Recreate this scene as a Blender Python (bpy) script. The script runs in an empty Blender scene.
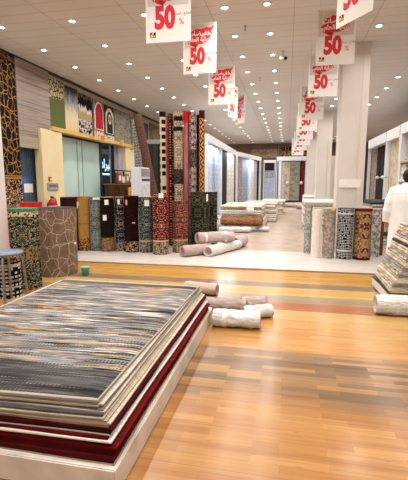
import bpy, bmesh, math, random
from mathutils import Vector, Matrix
R = random.Random(7)
PI = math.pi
scene = bpy.context.scene
COL = scene.collection
# ------------------------------------------------------------------ basics
def lin(c):
    out = []
    for v in c:
        v = v / 255.0
        out.append(v / 12.92 if v <= 0.04045 else ((v + 0.055) / 1.055) ** 2.4)
    return (out[0], out[1], out[2], 1.0)

class MB:
    """collects faces with metric uvs and links them as one mesh object"""
    def __init__(self):
        self.v = []; self.f = []; self.uv = []; self.s = []
    def face(self, pts, uvs=None, smooth=False):
        i = len(self.v)
        self.v += [tuple(p) for p in pts]
        self.f.append(tuple(range(i, i + len(pts))))
        if uvs is None:
            n = Vector((0, 0, 0))
            for a in range(len(pts)):
                p, q = Vector(pts[a]), Vector(pts[(a + 1) % len(pts)])
                n += p.cross(q)
            ax = max(range(3), key=lambda k: abs(n[k]))
            ij = [(1, 2), (0, 2), (0, 1)][ax]
            uvs = [(p[ij[0]], p[ij[1]]) for p in pts]
        self.uv.append(uvs); self.s.append(smooth)
    def gridpts(self, P, UV, smooth=True, closed_u=False, flip=False):
        nu = len(P); nv = len(P[0]); base = len(self.v)
        for row in P:
            self.v += [tuple(p) for p in row]
        for i in range(nu if closed_u else nu - 1):
            for j in range(nv - 1):
                i2 = (i + 1) % nu
                q = [base + i * nv + j, base + i2 * nv + j, base + i2 * nv + j + 1, base + i * nv + j + 1]
                u = [UV[i][j], UV[i + 1][j], UV[i + 1][j + 1], UV[i][j + 1]]
                if flip: q.reverse(); u.reverse()
                self.f.append(tuple(q)); self.uv.append(u); self.s.append(smooth)
    def box(self, x0, x1, y0, y1, z0, z1):
        a = [(x0, y0, z0), (x1, y0, z0), (x1, y1, z0), (x0, y1, z0), (x0, y0, z1), (x1, y0, z1), (x1, y1, z1), (x0, y1, z1)]
        for q in ((0, 3, 2, 1), (4, 5, 6, 7), (0, 1, 5, 4), (1, 2, 6, 5), (2, 3, 7, 6), (3, 0, 4, 7)):
            self.face([a[k] for k in q])
        return self
    def tube(self, path, radii, seg=12, caps=True, mod=None, squash=1.0):
        path = [Vector(p) for p in path]
        if not isinstance(radii, (list, tuple)): radii = [radii] * len(path)
        n = len(path); rings = []; up = Vector((0, 0, 1)); L = 0
        t0 = (path[1] - path[0]).normalized()
        if abs(t0.dot(up)) > 0.9: up = Vector((0, 1, 0))
        rows = []; Ls = []
        for k in range(n):
            t = (path[min(k + 1, n - 1)] - path[max(k - 1, 0)]).normalized()
            s = t.cross(up).normalized(); w = s.cross(t).normalized()
            if k: L += (path[k] - path[k - 1]).length
            Ls.append(L)
            row = []
            for a in range(seg):
                th = 2 * PI * a / seg
                r = radii[k] * (mod(th, L) if mod else 1)
                row.append(path[k] + s * (math.cos(th) * r) + w * (math.sin(th) * r * squash))
            rows.append(row)
        P = [[rows[k][a] for k in range(n)] for a in range(seg)]
        rm = max(radii)
        UV = [[(2 * PI * a / seg * rm, Ls[k]) for k in range(n)] for a in range(seg + 1)]
        self.gridpts(P, UV, True, True)
        if caps:
            self.face(list(reversed(rows[0]))); self.face(rows[-1])
        return self
    def lathe(self, prof, seg=24, c=(0, 0, 0)):
        L = 0; Ls = [0]
        for k in range(1, len(prof)):
            L += math.hypot(prof[k][0] - prof[k - 1][0], prof[k][1] - prof[k - 1][1]); Ls.append(L)
        rm = max(p[0] for p in prof)
        P = [[(c[0] + r * math.cos(2 * PI * a / seg), c[1] + r * math.sin(2 * PI * a / seg), c[2] + z) for r, z in prof] for a in range(seg)]
        UV = [[(2 * PI * a / seg * rm, l) for l in Ls] for a in range(seg + 1)]
        self.gridpts(P, UV, True, True)
        if prof[0][0] > 1e-5: self.face([P[a][0] for a in reversed(range(seg))])
        if prof[-1][0] > 1e-5: self.face([P[a][-1] for a in range(seg)])
        return self
    def prism(self, poly, y0, y1):
        """polygon in xz (counter-clockwise seen from -y), extruded from y0 (front) to y1"""
        self.face([(x, y0, z) for x, z in poly])
        self.face([(x, y1, z) for x, z in reversed(poly)])
        n = len(poly)
        for k in range(n):
            a, b = poly[k], poly[(k + 1) % n]
            self.face([(a[0], y0, a[1]), (a[0], y1, a[1]), (b[0], y1, b[1]), (b[0], y0, b[1])])
        return self
    def xform(self, M):
        self.v = [tuple(M @ Vector(p)) for p in self.v]
        return self
    def mesh(self, name, m, bevel=0, merge=False):
        me = bpy.data.meshes.new(name)
        me.from_pydata(self.v, [], self.f)
        uvl = me.uv_layers.new(name='UVMap')
        k = 0
        for fu in self.uv:
            for u in fu:
                uvl.data[k].uv = u; k += 1
        for p, s in zip(me.polygons, self.s): p.use_smooth = s
        if m: me.materials.append(m)
        if bevel or merge:
            bm = bmesh.new(); bm.from_mesh(me)
            bmesh.ops.remove_doubles(bm, verts=bm.verts, dist=1e-5)
            if bevel:
                es = [e for e in bm.edges if len(e.link_faces) == 2 and e.calc_face_angle(0) > 0.5]
                bmesh.ops.bevel(bm, geom=es, offset=bevel, segments=2, affect='EDGES', clamp_overlap=True)
            bm.to_mesh(me); bm.free()
        return me
    def build(self, name, m, parent=None, label=None, bevel=0, merge=False):
        return link(name, self.mesh(name, m, bevel, merge), parent, label)

def link(name, data, parent=None, label=None):
    o = bpy.data.objects.new(name, data); COL.objects.link(o)
    if parent is not None: o.parent = parent
    if label: o['label'] = label
    return o
def tag(o, label, cat, group=None, loc=None, rz=None, rot=None):
    o['label'] = label; o['category'] = cat
    if group: o['group'] = group
    if loc is not None: o.location = loc
    if rz is not None: o.rotation_euler = (0, 0, rz)
    if rot is not None: o.rotation_euler = rot
    return o
def thing(name, label, cat, loc=(0, 0, 0), rz=0, group=None):
    return tag(link(name, None), label, cat, group, loc, rz)
def struct(name, mb, m, bevel=0):
    o = mb.build(name, m, bevel=bevel); o['kind'] = 'structure'; return o
def copy_tree(o, parent=None):
    c = o.copy(); COL.objects.link(c)
    if parent is not None: c.parent = parent
    for ch in list(o.children): copy_tree(ch, c)
    return c
ORD = ['topmost', 'second from the top', 'third from the top', 'fourth from the top', 'fifth from the top', 'sixth from the top', 'seventh from the top',
       'eighth from the top', 'ninth from the top', 'tenth from the top', 'eleventh from the top', 'twelfth from the top', 'thirteenth from the top',
       'fourteenth from the top', 'fifteenth from the top', 'sixteenth from the top', 'seventeenth from the top', 'eighteenth from the top', 'nineteenth from the top',
       'twentieth from the top', 'twenty-first from the top', 'twenty-second from the top', 'twenty-third from the top', 'twenty-fourth from the top']
NTH = ['first', 'second', 'third', 'fourth', 'fifth', 'sixth', 'seventh', 'eighth', 'ninth', 'tenth', 'eleventh', 'twelfth', 'thirteenth', 'fourteenth',
       'fifteenth', 'sixteenth', 'seventeenth', 'eighteenth', 'nineteenth', 'twentieth']

# ------------------------------------------------------------------ materials
class NT:
    def __init__(self, name):
        self.m = bpy.data.materials.new(name); self.m.use_nodes = True
        self.t = self.m.node_tree; self.t.nodes.clear()
        self.out = self.n('ShaderNodeOutputMaterial')
        self.b = self.n('ShaderNodeBsdfPrincipled')
        self.t.links.new(self.b.outputs[0], self.out.inputs[0])
    def n(self, ty, **kw):
        x = self.t.nodes.new(ty)
        for k, v in kw.items(): setattr(x, k, v)
        return x
    def put(self, sock, v):
        if hasattr(v, 'is_linked') or hasattr(v, 'links'): self.t.links.new(v, sock)
        else: sock.default_value = v
    def math(self, op, a, b=0.0, c=None):
        x = self.n('ShaderNodeMath', operation=op); self.put(x.inputs[0], a); self.put(x.inputs[1], b)
        if c is not None: self.put(x.inputs[2], c)
        return x.outputs[0]
    def mix(self, fac, a, b, mode='MIX'):
        x = self.n('ShaderNodeMix', data_type='RGBA', blend_type=mode)
        self.put(x.inputs[0], fac); self.put(x.inputs[6], a); self.put(x.inputs[7], b)
        return x.outputs[2]
    def ramp(self, fac, stops, interp='LINEAR'):
        x = self.n('ShaderNodeValToRGB'); e = x.color_ramp.elements; x.color_ramp.interpolation = interp
        e[0].position = stops[0][0]; e[0].color = stops[0][1]
        e[1].position = stops[-1][0]; e[1].color = stops[-1][1]
        for p, c in stops[1:-1]:
            k = e.new(p); k.color = c
        self.put(x.inputs[0], fac); return x.outputs[0]
    def noise(self, vec, scale, detail=2.0, rough=0.5):
        x = self.n('ShaderNodeTexNoise'); self.put(x.inputs['Vector'], vec); x.inputs['Scale'].default_value = scale
        x.inputs['Detail'].default_value = detail; x.inputs['Roughness'].default_value = rough
        return x.outputs[0], x.outputs[1]
    def voro(self, vec, scale, feature='F1', rnd=1.0):
        x = self.n('ShaderNodeTexVoronoi', feature=feature, voronoi_dimensions='2D')
        self.put(x.inputs['Vector'], vec); x.inputs['Scale'].default_value = scale; x.inputs['Randomness'].default_value = rnd
        return x.outputs
    def uv(self): return self.n('ShaderNodeUVMap', uv_map='UVMap').outputs[0]
    def obj(self): return self.n('ShaderNodeTexCoord').outputs['Object']
    def sep(self, v):
        x = self.n('ShaderNodeSeparateXYZ'); self.put(x.inputs[0], v); return x.outputs
    def comb(self, a, b, c=0.0):
        x = self.n('ShaderNodeCombineXYZ'); self.put(x.inputs[0], a); self.put(x.inputs[1], b); self.put(x.inputs[2], c); return x.outputs[0]
    def bump(self, h, strength=0.2, dist=0.01):
        x = self.n('ShaderNodeBump'); x.inputs['Strength'].default_value = strength; x.inputs['Distance'].default_value = dist
        self.put(x.inputs['Height'], h); self.t.links.new(x.outputs[0], self.b.inputs['Normal'])
    def done(self, col, rough=0.6, spec=0.5, metal=0.0, em=None, es=0.0):
        self.put(self.b.inputs['Base Color'], col); self.put(self.b.inputs['Roughness'], rough)
        self.b.inputs['Specular IOR Level'].default_value = spec; self.b.inputs['Metallic'].default_value = metal
        if em: self.b.inputs['Emission Color'].default_value = em; self.b.inputs['Emission Strength'].default_value = es
        return self.m

def plain(name, rgb, rough=0.6, spec=0.4, metal=0.0, var=0.06, vs=9.0, em=None, es=0.0):
    t = NT(name); c = lin(rgb)
    f, _ = t.noise(t.obj(), vs, 3)
    d = tuple(max(0, x * (1 - var * 2)) for x in c[:3]) + (1,)
    l = tuple(min(1, x * (1 + var * 2)) for x in c[:3]) + (1,)
    return t.done(t.ramp(f, [(0.3, d), (0.7, l)]), rough, spec, metal, lin(em) if em else None, es)

def pal_stops(pal):
    n = len(pal); return [(i / n, lin(c)) for i, c in enumerate(pal)]
def apply_bands(t, col, v, bands):
    for lo, hi, c in bands:
        a = t.math('MULTIPLY', t.math('GREATER_THAN', v, lo), t.math('LESS_THAN', v, hi))
        if isinstance(c, (tuple, list)) and isinstance(c[0], (tuple, list)):
            pu = t.voro(t.uv(), 45)[1]
            cc = t.ramp(t.sep(pu)[0], pal_stops(c), 'CONSTANT')
        else: cc = lin(c)
        col = t.mix(a, col, cc)
    return col
def pile_finish(t, col, rough=0.95):
    f, _ = t.noise(t.uv(), 160, 2)
    t.bump(f, 0.35, 0.004)
    f2, _ = t.noise(t.uv(), 7, 2)
    col = t.mix(t.math('MULTIPLY', f2, 0.25), col, (0.02, 0.02, 0.02, 1)) if False else col
    return t.done(col, rough, 0.08)

def floral(name, pal, dots, scale=26, period=0.5, bands=(), dot_scale=1.7):
    """oriental all-over pattern: mirrored clusters of small motifs on a ground"""
    t = NT(name); s = t.sep(t.uv())
    u = t.math('PINGPONG', s[0], period / 2); v = t.math('PINGPONG', s[1], period * 0.8)
    p = t.comb(u, v)
    d = t.noise(p, 9, 2)[1]
    p2 = t.n('ShaderNodeVectorMath', operation='MULTIPLY_ADD'); t.put(p2.inputs[0], d); p2.inputs[1].default_value = (0.06, 0.06, 0); t.put(p2.inputs[2], p)
    vo = t.voro(p2.outputs[0], scale)
    col = t.ramp(t.sep(vo[1])[0], pal_stops(pal), 'CONSTANT')
    v2 = t.voro(p, scale * dot_scale)
    dc = t.ramp(t.sep(v2[1])[1], pal_stops(dots), 'CONSTANT')
    col = t.mix(t.math('MULTIPLY', t.math('LESS_THAN', v2[0], 0.36), t.math('GREATER_THAN', t.sep(v2[1])[2], 0.35)), col, dc)
    col = apply_bands(t, col, s[1], bands)
    return pile_finish(t, col)
def lattice(name, ground, line, scale=5, width=0.035, rnd=0.45, bands=(), mott=0.3, warp=0.0):
    t = NT(name); uv = t.uv(); s = t.sep(uv)
    p = t.comb(s[0], t.math('MULTIPLY', s[1], 0.72))
    if warp:
        q = t.n('ShaderNodeVectorMath', operation='MULTIPLY_ADD'); t.put(q.inputs[0], t.noise(p, 7, 2)[1]); q.inputs[1].default_value = (warp, warp, 0); t.put(q.inputs[2], p); p = q.outputs[0]
    d = t.voro(p, scale, 'DISTANCE_TO_EDGE', rnd)[0]
    d2 = t.voro(p, scale * 0.62, 'DISTANCE_TO_EDGE', 0.8)[0]
    n = t.noise(uv, 6, 3)[0]
    base = t.mix(n, tuple(x * (1 - mott) for x in lin(ground)[:3]) + (1,), tuple(min(1, x * (1 + mott)) for x in lin(ground)[:3]) + (1,))
    col = t.mix(t.math('LESS_THAN', d, width), base, lin(line))
    col = t.mix(t.math('LESS_THAN', d2, width * 0.5), col, lin(line))
    col = apply_bands(t, col, s[1], bands)
    return pile_finish(t, col)
def dashes(name, ground, mark, w=0.04, h=0.03, fill=0.62, bands=(), jitter=0.25):
    """rows of short woven dashes on a ground"""
    t = NT(name); s = t.sep(t.uv())
    fu = t.math('FRACT', t.math('DIVIDE', s[0], w)); fv = t.math('FRACT', t.math('DIVIDE', s[1], h))
    a = t.math('MULTIPLY', t.math('LESS_THAN', fu, fill), t.math('LESS_THAN', fv, fill * 0.8))
    cell = t.comb(t.math('FLOOR', t.math('DIVIDE', s[0], w)), t.math('FLOOR', t.math('DIVIDE', s[1], h)))
    wn = t.n('ShaderNodeTexWhiteNoise', noise_dimensions='2D'); t.put(wn.inputs[0], cell)
    a = t.math('MULTIPLY', a, t.math('GREATER_THAN', wn.outputs[0], jitter))
    col = t.mix(a, lin(ground), lin(mark))
    col = apply_bands(t, col, s[1], bands)
    return pile_finish(t, col)
def diamonds(name, pal, w=0.12, h=0.16, bands=()):
    t = NT(name); s = t.sep(t.uv())
    a = t.math('ADD', t.math('DIVIDE', t.math('PINGPONG', s[0], w / 2), w / 2), t.math('DIVIDE', t.math('PINGPONG', s[1], h / 2), h / 2))
    f = t.math('FRACT', t.math('MULTIPLY', a, 1.0))
    n = t.noise(t.uv(), 60, 1)[0]
    f = t.math('ADD', f, t.math('MULTIPLY', t.math('SUBTRACT', n, 0.5), 0.35))
    col = t.ramp(f, pal_stops(pal), 'CONSTANT')
    col = apply_bands(t, col, s[1], bands)
    return pile_finish(t, col)
def streaks(name, pal, along='u', fine=55.0, coarse=1.6, dash=None, bands=(), contrast=1.0, border=None):
    """worn horizontal streaks"""
    t = NT(name); s = t.sep(t.uv())
    a, b = (s[0], s[1]) if along == 'u' else (s[1], s[0])
    p = t.comb(t.math('MULTIPLY', a, coarse), t.math('MULTIPLY', b, fine))
    n1 = t.noise(p, 1.0, 4, 0.65)[0]
    p2 = t.comb(t.math('MULTIPLY', a, coarse * 0.35), t.math('MULTIPLY', b, fine * 0.2))
    n2 = t.noise(p2, 1.0, 2)[0]
    f = t.math('ADD', t.math('MULTIPLY', n1, 0.62 * contrast), t.math('MULTIPLY', n2, 0.38 * contrast))
    if contrast != 1: f = t.math('SUBTRACT', f, (contrast - 1) * 0.5)
    n = len(pal)
    col = t.ramp(f, [(0.3 + 0.4 * i / n, lin(c)) for i, c in enumerate(pal)], 'CONSTANT' if dash else 'LINEAR')
    if dash:
        q = t.comb(t.math('MULTIPLY', a, 9.0), t.math('MULTIPLY', b, fine * 1.3))
        n3 = t.noise(q, 1.0, 3, 0.7)[0]
        for thr, c in dash:
            if thr > 0.5: m = t.math('GREATER_THAN', n3, thr)
            else: m = t.math('LESS_THAN', n3, thr)
            col = t.mix(m, col, lin(c))
    col = apply_bands(t, col, s[1], bands)
    return pile_finish(t, col)

M = {}
M['white'] = plain('white_paint', (226, 222, 216), 0.5, var=0.01)
M['column'] = plain('column_paint', (214, 205, 196), 0.6, var=0.02, vs=1.5)
M['wall'] = plain('wall_paint', (190, 172, 150), 0.7, var=0.03, vs=2)
M['wallback'] = plain('back_wall_paint', (120, 104, 88), 0.8, var=0.05, vs=2)
M['cream'] = plain('cream_pillar_paint', (232, 214, 168), 0.6, var=0.02, vs=2)
M['gold'] = streaks('gilded_wood', [(150, 104, 50), (205, 160, 90), (226, 188, 120)], 'u', 30, 2)
M['metal'] = plain('brushed_metal', (150, 150, 152), 0.3, 0.5, 0.9)
M['dark'] = plain('dark_metal', (40, 38, 38), 0.5)
M['black'] = plain('black_plastic', (18, 18, 20), 0.4)
M['red'] = plain('red_gloss', (190, 22, 24), 0.35)
M['tagw'] = plain('tag_card', (238, 234, 226), 0.7, var=0.01)
M['tago'] = plain('orange_tag_card', (232, 176, 100), 0.7, var=0.02)
M['teal'] = plain('teal_plastic', (80, 160, 158), 0.4)
M['poster'] = plain('poster_paper', (240, 236, 230), 0.6, var=0.005)
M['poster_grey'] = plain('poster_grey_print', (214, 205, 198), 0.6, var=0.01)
M['pred'] = plain('poster_red_print', (214, 44, 58), 0.6, var=0.1, vs=30)
M['pred2'] = plain('poster_dark_red_print', (168, 24, 40), 0.6, var=0.05)
M['pblack'] = plain('poster_black_print', (44, 36, 30), 0.6)
M['pyel'] = plain('poster_yellow_print', (222, 182, 60), 0.6)
M['pgrey'] = plain('poster_small_print', (120, 112, 118), 0.6)
M['lamp'] = plain('lamp_lens', (255, 250, 240), 0.4, var=0.0, em=(255, 247, 232), es=14.0)
M['skin'] = plain('skin', (166, 116, 88), 0.55, var=0.05)
M['hair'] = plain('black_hair', (14, 12, 12), 0.6, var=0.2, vs=80)
M['thobe'] = plain('white_thobe_cloth', (238, 236, 234), 0.8, var=0.015, vs=5)
M['back_beige'] = plain('rug_backing_beige', (196, 178, 152), 0.9, var=0.1, vs=40)
M['back_grey'] = plain('rug_backing_grey', (130, 128, 124), 0.9, var=0.1, vs=40)
M['back_red'] = plain('rug_backing_red', (150, 60, 52), 0.9, var=0.15, vs=40)
M['back_dark'] = plain('rug_backing_dark', (70, 62, 58), 0.9, var=0.15, vs=40)
M['back_pink'] = plain('rug_backing_pink', (172, 120, 122), 0.9, var=0.15, vs=40)
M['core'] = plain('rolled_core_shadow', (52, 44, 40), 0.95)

def wrap_mat(name, rgb, rough=0.28):
    t = NT(name); c = lin(rgb)
    p = t.uv(); s = t.sep(p)
    n = t.noise(t.comb(t.math('MULTIPLY', s[0], 12), t.math('MULTIPLY', s[1], 5)), 2.2, 5, 0.65)[0]
    t.bump(n, 0.9, 0.05)
    v = t.noise(p, 8, 3)[0]
    col = t.ramp(v, [(0.3, tuple(x * 0.72 for x in c[:3]) + (1,)), (0.65, c)])
    return t.done(col, rough, 0.5)
M['wrapw'] = wrap_mat('clear_wrap_over_white', (240, 236, 230))
M['wrapp'] = wrap_mat('clear_wrap_over_pink', (206, 180, 172))
M['wrapm'] = wrap_mat('mauve_rug_wrap', (178, 156, 144), 0.5)

# floor ---------------------------------------------------------------
def wood_floor():
    t = NT('laminate_sample_floor'); s = t.sep(t.obj()); x, y = s[0], s[1]
    def brick(bw, rh, off):
        b = t.n('ShaderNodeTexBrick', offset=off, squash=1.0)
        t.put(b.inputs['Vector'], t.comb(x, y)); b.inputs['Scale'].default_value = 1
        b.inputs['Color1'].default_value = (0, 0, 0, 1); b.inputs['Color2'].default_value = (1, 1, 1, 1); b.inputs['Mortar'].default_value = (0.5, 0.5, 0.5, 1)
        b.inputs['Mortar Size'].default_value = 0.0; b.inputs['Brick Width'].default_value = bw; b.inputs['Row Height'].default_value = rh
        b.inputs['Bias'].default_value = 0
        return t.sep(b.outputs[0])[0]
    rnd = brick(0.43, 0.064, 0.37)
    lin = lambda c: globals()['lin']((c[0] * 0.885, c[1] * 0.935, c[2] * 0.955))
    big = brick(1.29, 0.192, 0.43)
    A = [(-4, (214, 150, 88), (188, 122, 66)), (2.62, (206, 142, 82), (158, 112, 72)), (2.78, (196, 134, 80), (126, 96, 70)), (2.98, (198, 142, 90), (118, 92, 72)),
         (3.36, (136, 108, 84), (206, 146, 88)), (3.56, (222, 158, 94), (204, 136, 72)), (4.06, (228, 168, 102), (214, 148, 80)), (4.44, (232, 182, 116), (222, 164, 96)),
         (4.80, (196, 112, 68), (182, 104, 66)), (5.12, (184, 150, 118), (170, 140, 114)), (5.46, (232, 180, 100), (222, 168, 92)), (5.86, (148, 118, 98), (160, 128, 104)),
         (6.16, (226, 168, 84), (206, 142, 66)), (6.74, (222, 160, 76), (202, 138, 62))]
    f = t.math('DIVIDE', t.math('ADD', y, 4.0), 12.0)
    ca = t.ramp(f, [((a + 4) / 12, lin(b)) for a, b, c in A], 'CONSTANT')
    cb = t.ramp(f, [((a + 4) / 12, lin(c)) for a, b, c in A], 'CONSTANT')
    col = t.mix(rnd, ca, cb)
    col = t.mix(t.math('MULTIPLY', big, 0.22), col, lin((150, 92, 46)))
    g = t.noise(t.comb(t.math('MULTIPLY', x, 2.2), t.math('MULTIPLY', y, 48)), 1.0, 4, 0.6)[0]
    col = t.mix(0.55, col, t.ramp(g, [(0.3, (0.62, 0.62, 0.62, 1)), (0.62, (1, 1, 1, 1))]), 'MULTIPLY')
    # knots
    k = t.voro(t.comb(t.math('MULTIPLY', x, 0.6), t.math('MULTIPLY', y, 2.6)), 2.3)[0]
    col = t.mix(t.math('MULTIPLY', t.math('LESS_THAN', k, 0.03), 0.3), col, lin((110, 70, 42)))
    # board joints
    jy = t.math('LESS_THAN', t.math('FRACT', t.math('DIVIDE', t.math('ADD', y, 100), 0.192)), 0.014)
    col = t.mix(t.math('MULTIPLY', jy, 0.55), col, lin((96, 60, 34)))
    t.bump(g, 0.05, 0.004)
    rr = t.noise(t.comb(t.math('MULTIPLY', x, 3), t.math('MULTIPLY', y, 3)), 1, 3)[0]
    return t.done(col, t.math('MULTIPLY_ADD', rr, 0.14, 0.15), 0.28)
def pale_laminate():
    t = NT('pale_grey_laminate'); s = t.sep(t.obj())
    g = t.noise(t.comb(t.math('MULTIPLY', s[0], 1.5), t.math('MULTIPLY', s[1], 26)), 1.0, 4, 0.6)[0]
    col = t.ramp(g, [(0.3, lin((186, 176, 168))), (0.65, lin((222, 214, 206)))])
    j = t.math('LESS_THAN', t.math('FRACT', t.math('DIVIDE', t.math('ADD', s[1], 100), 0.19)), 0.02)
    col = t.mix(t.math('MULTIPLY', j, 0.4), col, lin((130, 122, 116)))
    return t.done(col, 0.24, 0.5)
def tile_floor():
    t = NT('beige_floor_tiles'); s = t.sep(t.obj())
    a = t.math('ADD', s[0], s[1]); b = t.math('SUBTRACT', s[0], s[1])
    n = t.noise(t.obj(), 2.5, 4)[0]
    col = t.ramp(n, [(0.3, lin((172, 152, 136))), (0.7, lin((190, 170, 154)))])
    for q in (a, b):
        j = t.math('LESS_THAN', t.math('FRACT', t.math('DIVIDE', t.math('ADD', q, 100), 0.62)), 0.02)
        col = t.mix(t.math('MULTIPLY', j, 0.45), col, lin((140, 122, 106)))
    return t.done(col, 0.22, 0.5)
def ceil_mat():
    t = NT('ceiling_panels'); s = t.sep(t.obj())
    n = t.noise(t.obj(), 0.7, 2)[0]
    col = t.ramp(n, [(0.3, lin((210, 206, 202))), (0.7, lin((218, 214, 210)))])
    h = None
    for q, w, sh in ((s[1], 0.3325, 0.16), (s[0], 1.4, 0.77)):
        fr = t.math('FRACT', t.math('DIVIDE', t.math('ADD', q, 100 + sh), w))
        j = t.math('LESS_THAN', fr, 0.035 if w < 1 else 0.009)
        col = t.mix(t.math('MULTIPLY', j, 0.45), col, lin((112, 100, 92)))
    return t.done(col, 0.75, 0.2)

# ------------------------------------------------------------------ setting
CEIL = 4.4
struct('floor', MB().box(-7, 8, -4, 7.06, -0.1, 0.0), wood_floor())
struct('floor_pale_strip', MB().box(-7, 8, 7.06, 8.95, -0.1, 0.02), pale_laminate())
struct('trim_1', MB().box(-7, 8, 7.03, 7.065, -0.02, 0.022), plain('edge_profile', (150, 128, 112), 0.4))
struct('floor_tiles', MB().box(-7, 8, 8.95, 33, -0.1, 0.015), tile_floor())
struct('ceiling', MB().box(-7, 8, -4, 33, CEIL, CEIL + 0.1), ceil_mat())
w = MB()
w.box(-6.45, -6.2, -4, 8.45, 0, CEIL)
w.box(-6.45, -6.2, 8.45, 9.35, 0, 0.35); w.box(-6.45, -6.2, 8.45, 9.35, 2.4, CEIL)
w.box(-6.45, -6.2, 9.35, 10.3, 0, CEIL)
w.box(-6.45, -6.2, 10.3, 14.05, 0, 0.12); w.box(-6.45, -6.2, 10.3, 14.05, 2.9, CEIL)
w.box(-6.45, -6.2, 14.05, 33, 0, CEIL)
struct('wall_left', w, M['wall'])
struct('wall_back', MB().box(-7, 8, 31, 31.3, 0, CEIL), M['wallback'])
struct('wall_right', MB().box(7.2, 7.5, -4, 33, 0, CEIL), M['wall'])
struct('wall_backdrop', MB().box(-9.4, -9.2, 4, 22, -1, 6), plain('night_backdrop', (48, 66, 86), 0.8))  # dark backdrop added outside so the pale world light stays out of the windows
struct('trim_2', MB().box(-6.2, -6.12, 7.2, 31, CEIL - 0.05, CEIL), M['dark'])
# pilasters on the left wall
struct('wall_pilaster', MB().box(-6.2, -6.0, 9.15, 10.12, 0, 2.87), M['cream'], 0.008)
struct('wall_pilaster_far', MB().box(-6.2, -6.02, 14.55, 15.45, 0, 2.87), M['cream'], 0.008)
struct('wall_panel', MB().box(-6.2, -6.12, 14.1, 14.55, 0, 2.87), plain('lavender_panel', (172, 164, 168), 0.6))
# gilded rail below the hung rugs
struct('trim_3', MB().box(-6.2, -5.98, 9.66, 15.5, 2.87, 2.985), M['gold'], 0.01)

def glass(name, tint, a=0.75):
    t = NT(name); t.t.nodes.remove(t.b)
    tr = t.n('ShaderNodeBsdfTransparent'); tr.inputs[0].default_value = lin(tint)
    gl = t.n('ShaderNodeBsdfGlossy'); gl.inputs['Roughness'].default_value = 0.03
    mx = t.n('ShaderNodeMixShader'); mx.inputs[0].default_value = 1 - a
    t.t.links.new(tr.outputs[0], mx.inputs[1]); t.t.links.new(gl.outputs[0], mx.inputs[2]); t.t.links.new(mx.outputs[0], t.out.inputs[0])
    return t.m
def film_glass():
    t = NT('film_covered_glass'); t.t.nodes.remove(t.b)
    tr = t.n('ShaderNodeBsdfTransparent'); tr.inputs[0].default_value = lin((150, 172, 186))
    df = t.n('ShaderNodeBsdfPrincipled'); df.inputs['Roughness'].default_value = 0.15
    v = t.voro(t.obj(), 30)[0]
    t.put(df.inputs['Base Color'], t.ramp(v, [(0.1, lin((84, 108, 122))), (0.5, lin((128, 150, 160)))]))
    mx = t.n('ShaderNodeMixShader'); mx.inputs[0].default_value = 0.45
    t.t.links.new(tr.outputs[0], mx.inputs[1]); t.t.links.new(df.outputs[0], mx.inputs[2]); t.t.links.new(mx.outputs[0], t.out.inputs[0])
    return t.m
def frosted():
    t = NT('frosted_glass'); t.b.inputs['Transmission Weight'].default_value = 0.0
    n = t.noise(t.obj(), 0.9, 2)[0]
    col = t.ramp(n, [(0.3, lin((176, 208, 200))), (0.7, lin((200, 228, 218)))])
    return t.done(col, 0.25, 0.6)
def winstruct(name, x, y0, y1, z0, z1, gm, fr=0.05, fm=None, mull=()):
    r = link(name, None); r['kind'] = 'structure'
    f = MB(); d = 0.05
    f.box(x - d, x + d, y0, y0 + fr, z0, z1); f.box(x - d, x + d, y1 - fr, y1, z0, z1)
    f.box(x - d, x + d, y0 + fr, y1 - fr, z0, z0 + fr); f.box(x - d, x + d, y0 + fr, y1 - fr, z1 - fr, z1)
    for ym in mull: f.box(x - d, x + d, ym - 0.02, ym + 0.02, z0 + fr, z1 - fr)
    f.build('window_frame', fm or M['metal'], r)
    MB().box(x - 0.008, x + 0.008, y0 + fr, y1 - fr, z0 + fr, z1 - fr).build('pane', gm, r)
    if name == 'window_2':
        for ym in (11.45, 11.75): MB().box(x + 0.008, x + 0.016, ym - 0.012, ym + 0.012, z0 + fr, z1 - fr).build('seam_strip', M['metal'], r)
    return r
winstruct('window_1', -6.32, 8.45, 9.35, 0.35, 2.4, film_glass(), 0.05, plain('grey_frame', (104, 108, 112), 0.4))
winstruct('window_2', -6.32, 10.3, 13.0, 0.12, 2.9, frosted(), 0.07, plain('dark_frame', (34, 38, 46), 0.4), ())
winstruct('window_3', -6.32, 13.0, 14.05, 0.12, 2.9, glass('clear_glass', (190, 205, 215), 0.9), 0.05, plain('dark_frame_slim', (34, 38, 46), 0.4))

# columns
def column(x0, x1, y0, y1, mold=True):
    c = MB().box(x0, x1, y0, y1, 0, CEIL)
    if mold:
        c.box(x1 - 0.12, x1 + 0.015, y0 - 0.025, y0 + 0.1, 0, CEIL)
        c.box(x1 - 0.19, x1 - 0.15, y0 - 0.012, y0 + 0.1, 0, CEIL)
    return c
struct('column_near', column(1.07, 1.60, 9.2, 9.75), M['column'], 0.006)
struct('column_middle', column(1.16, 1.72, 17.2, 17.76), M['column'], 0.006)
struct('column_far', column(1.14, 1.70, 25.2, 25.76), M['column'], 0.006)
struct('column_left', MB().box(-5.7, -5.08, 5.95, 6.55, 0, CEIL), M['white'], 0.006)

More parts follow.
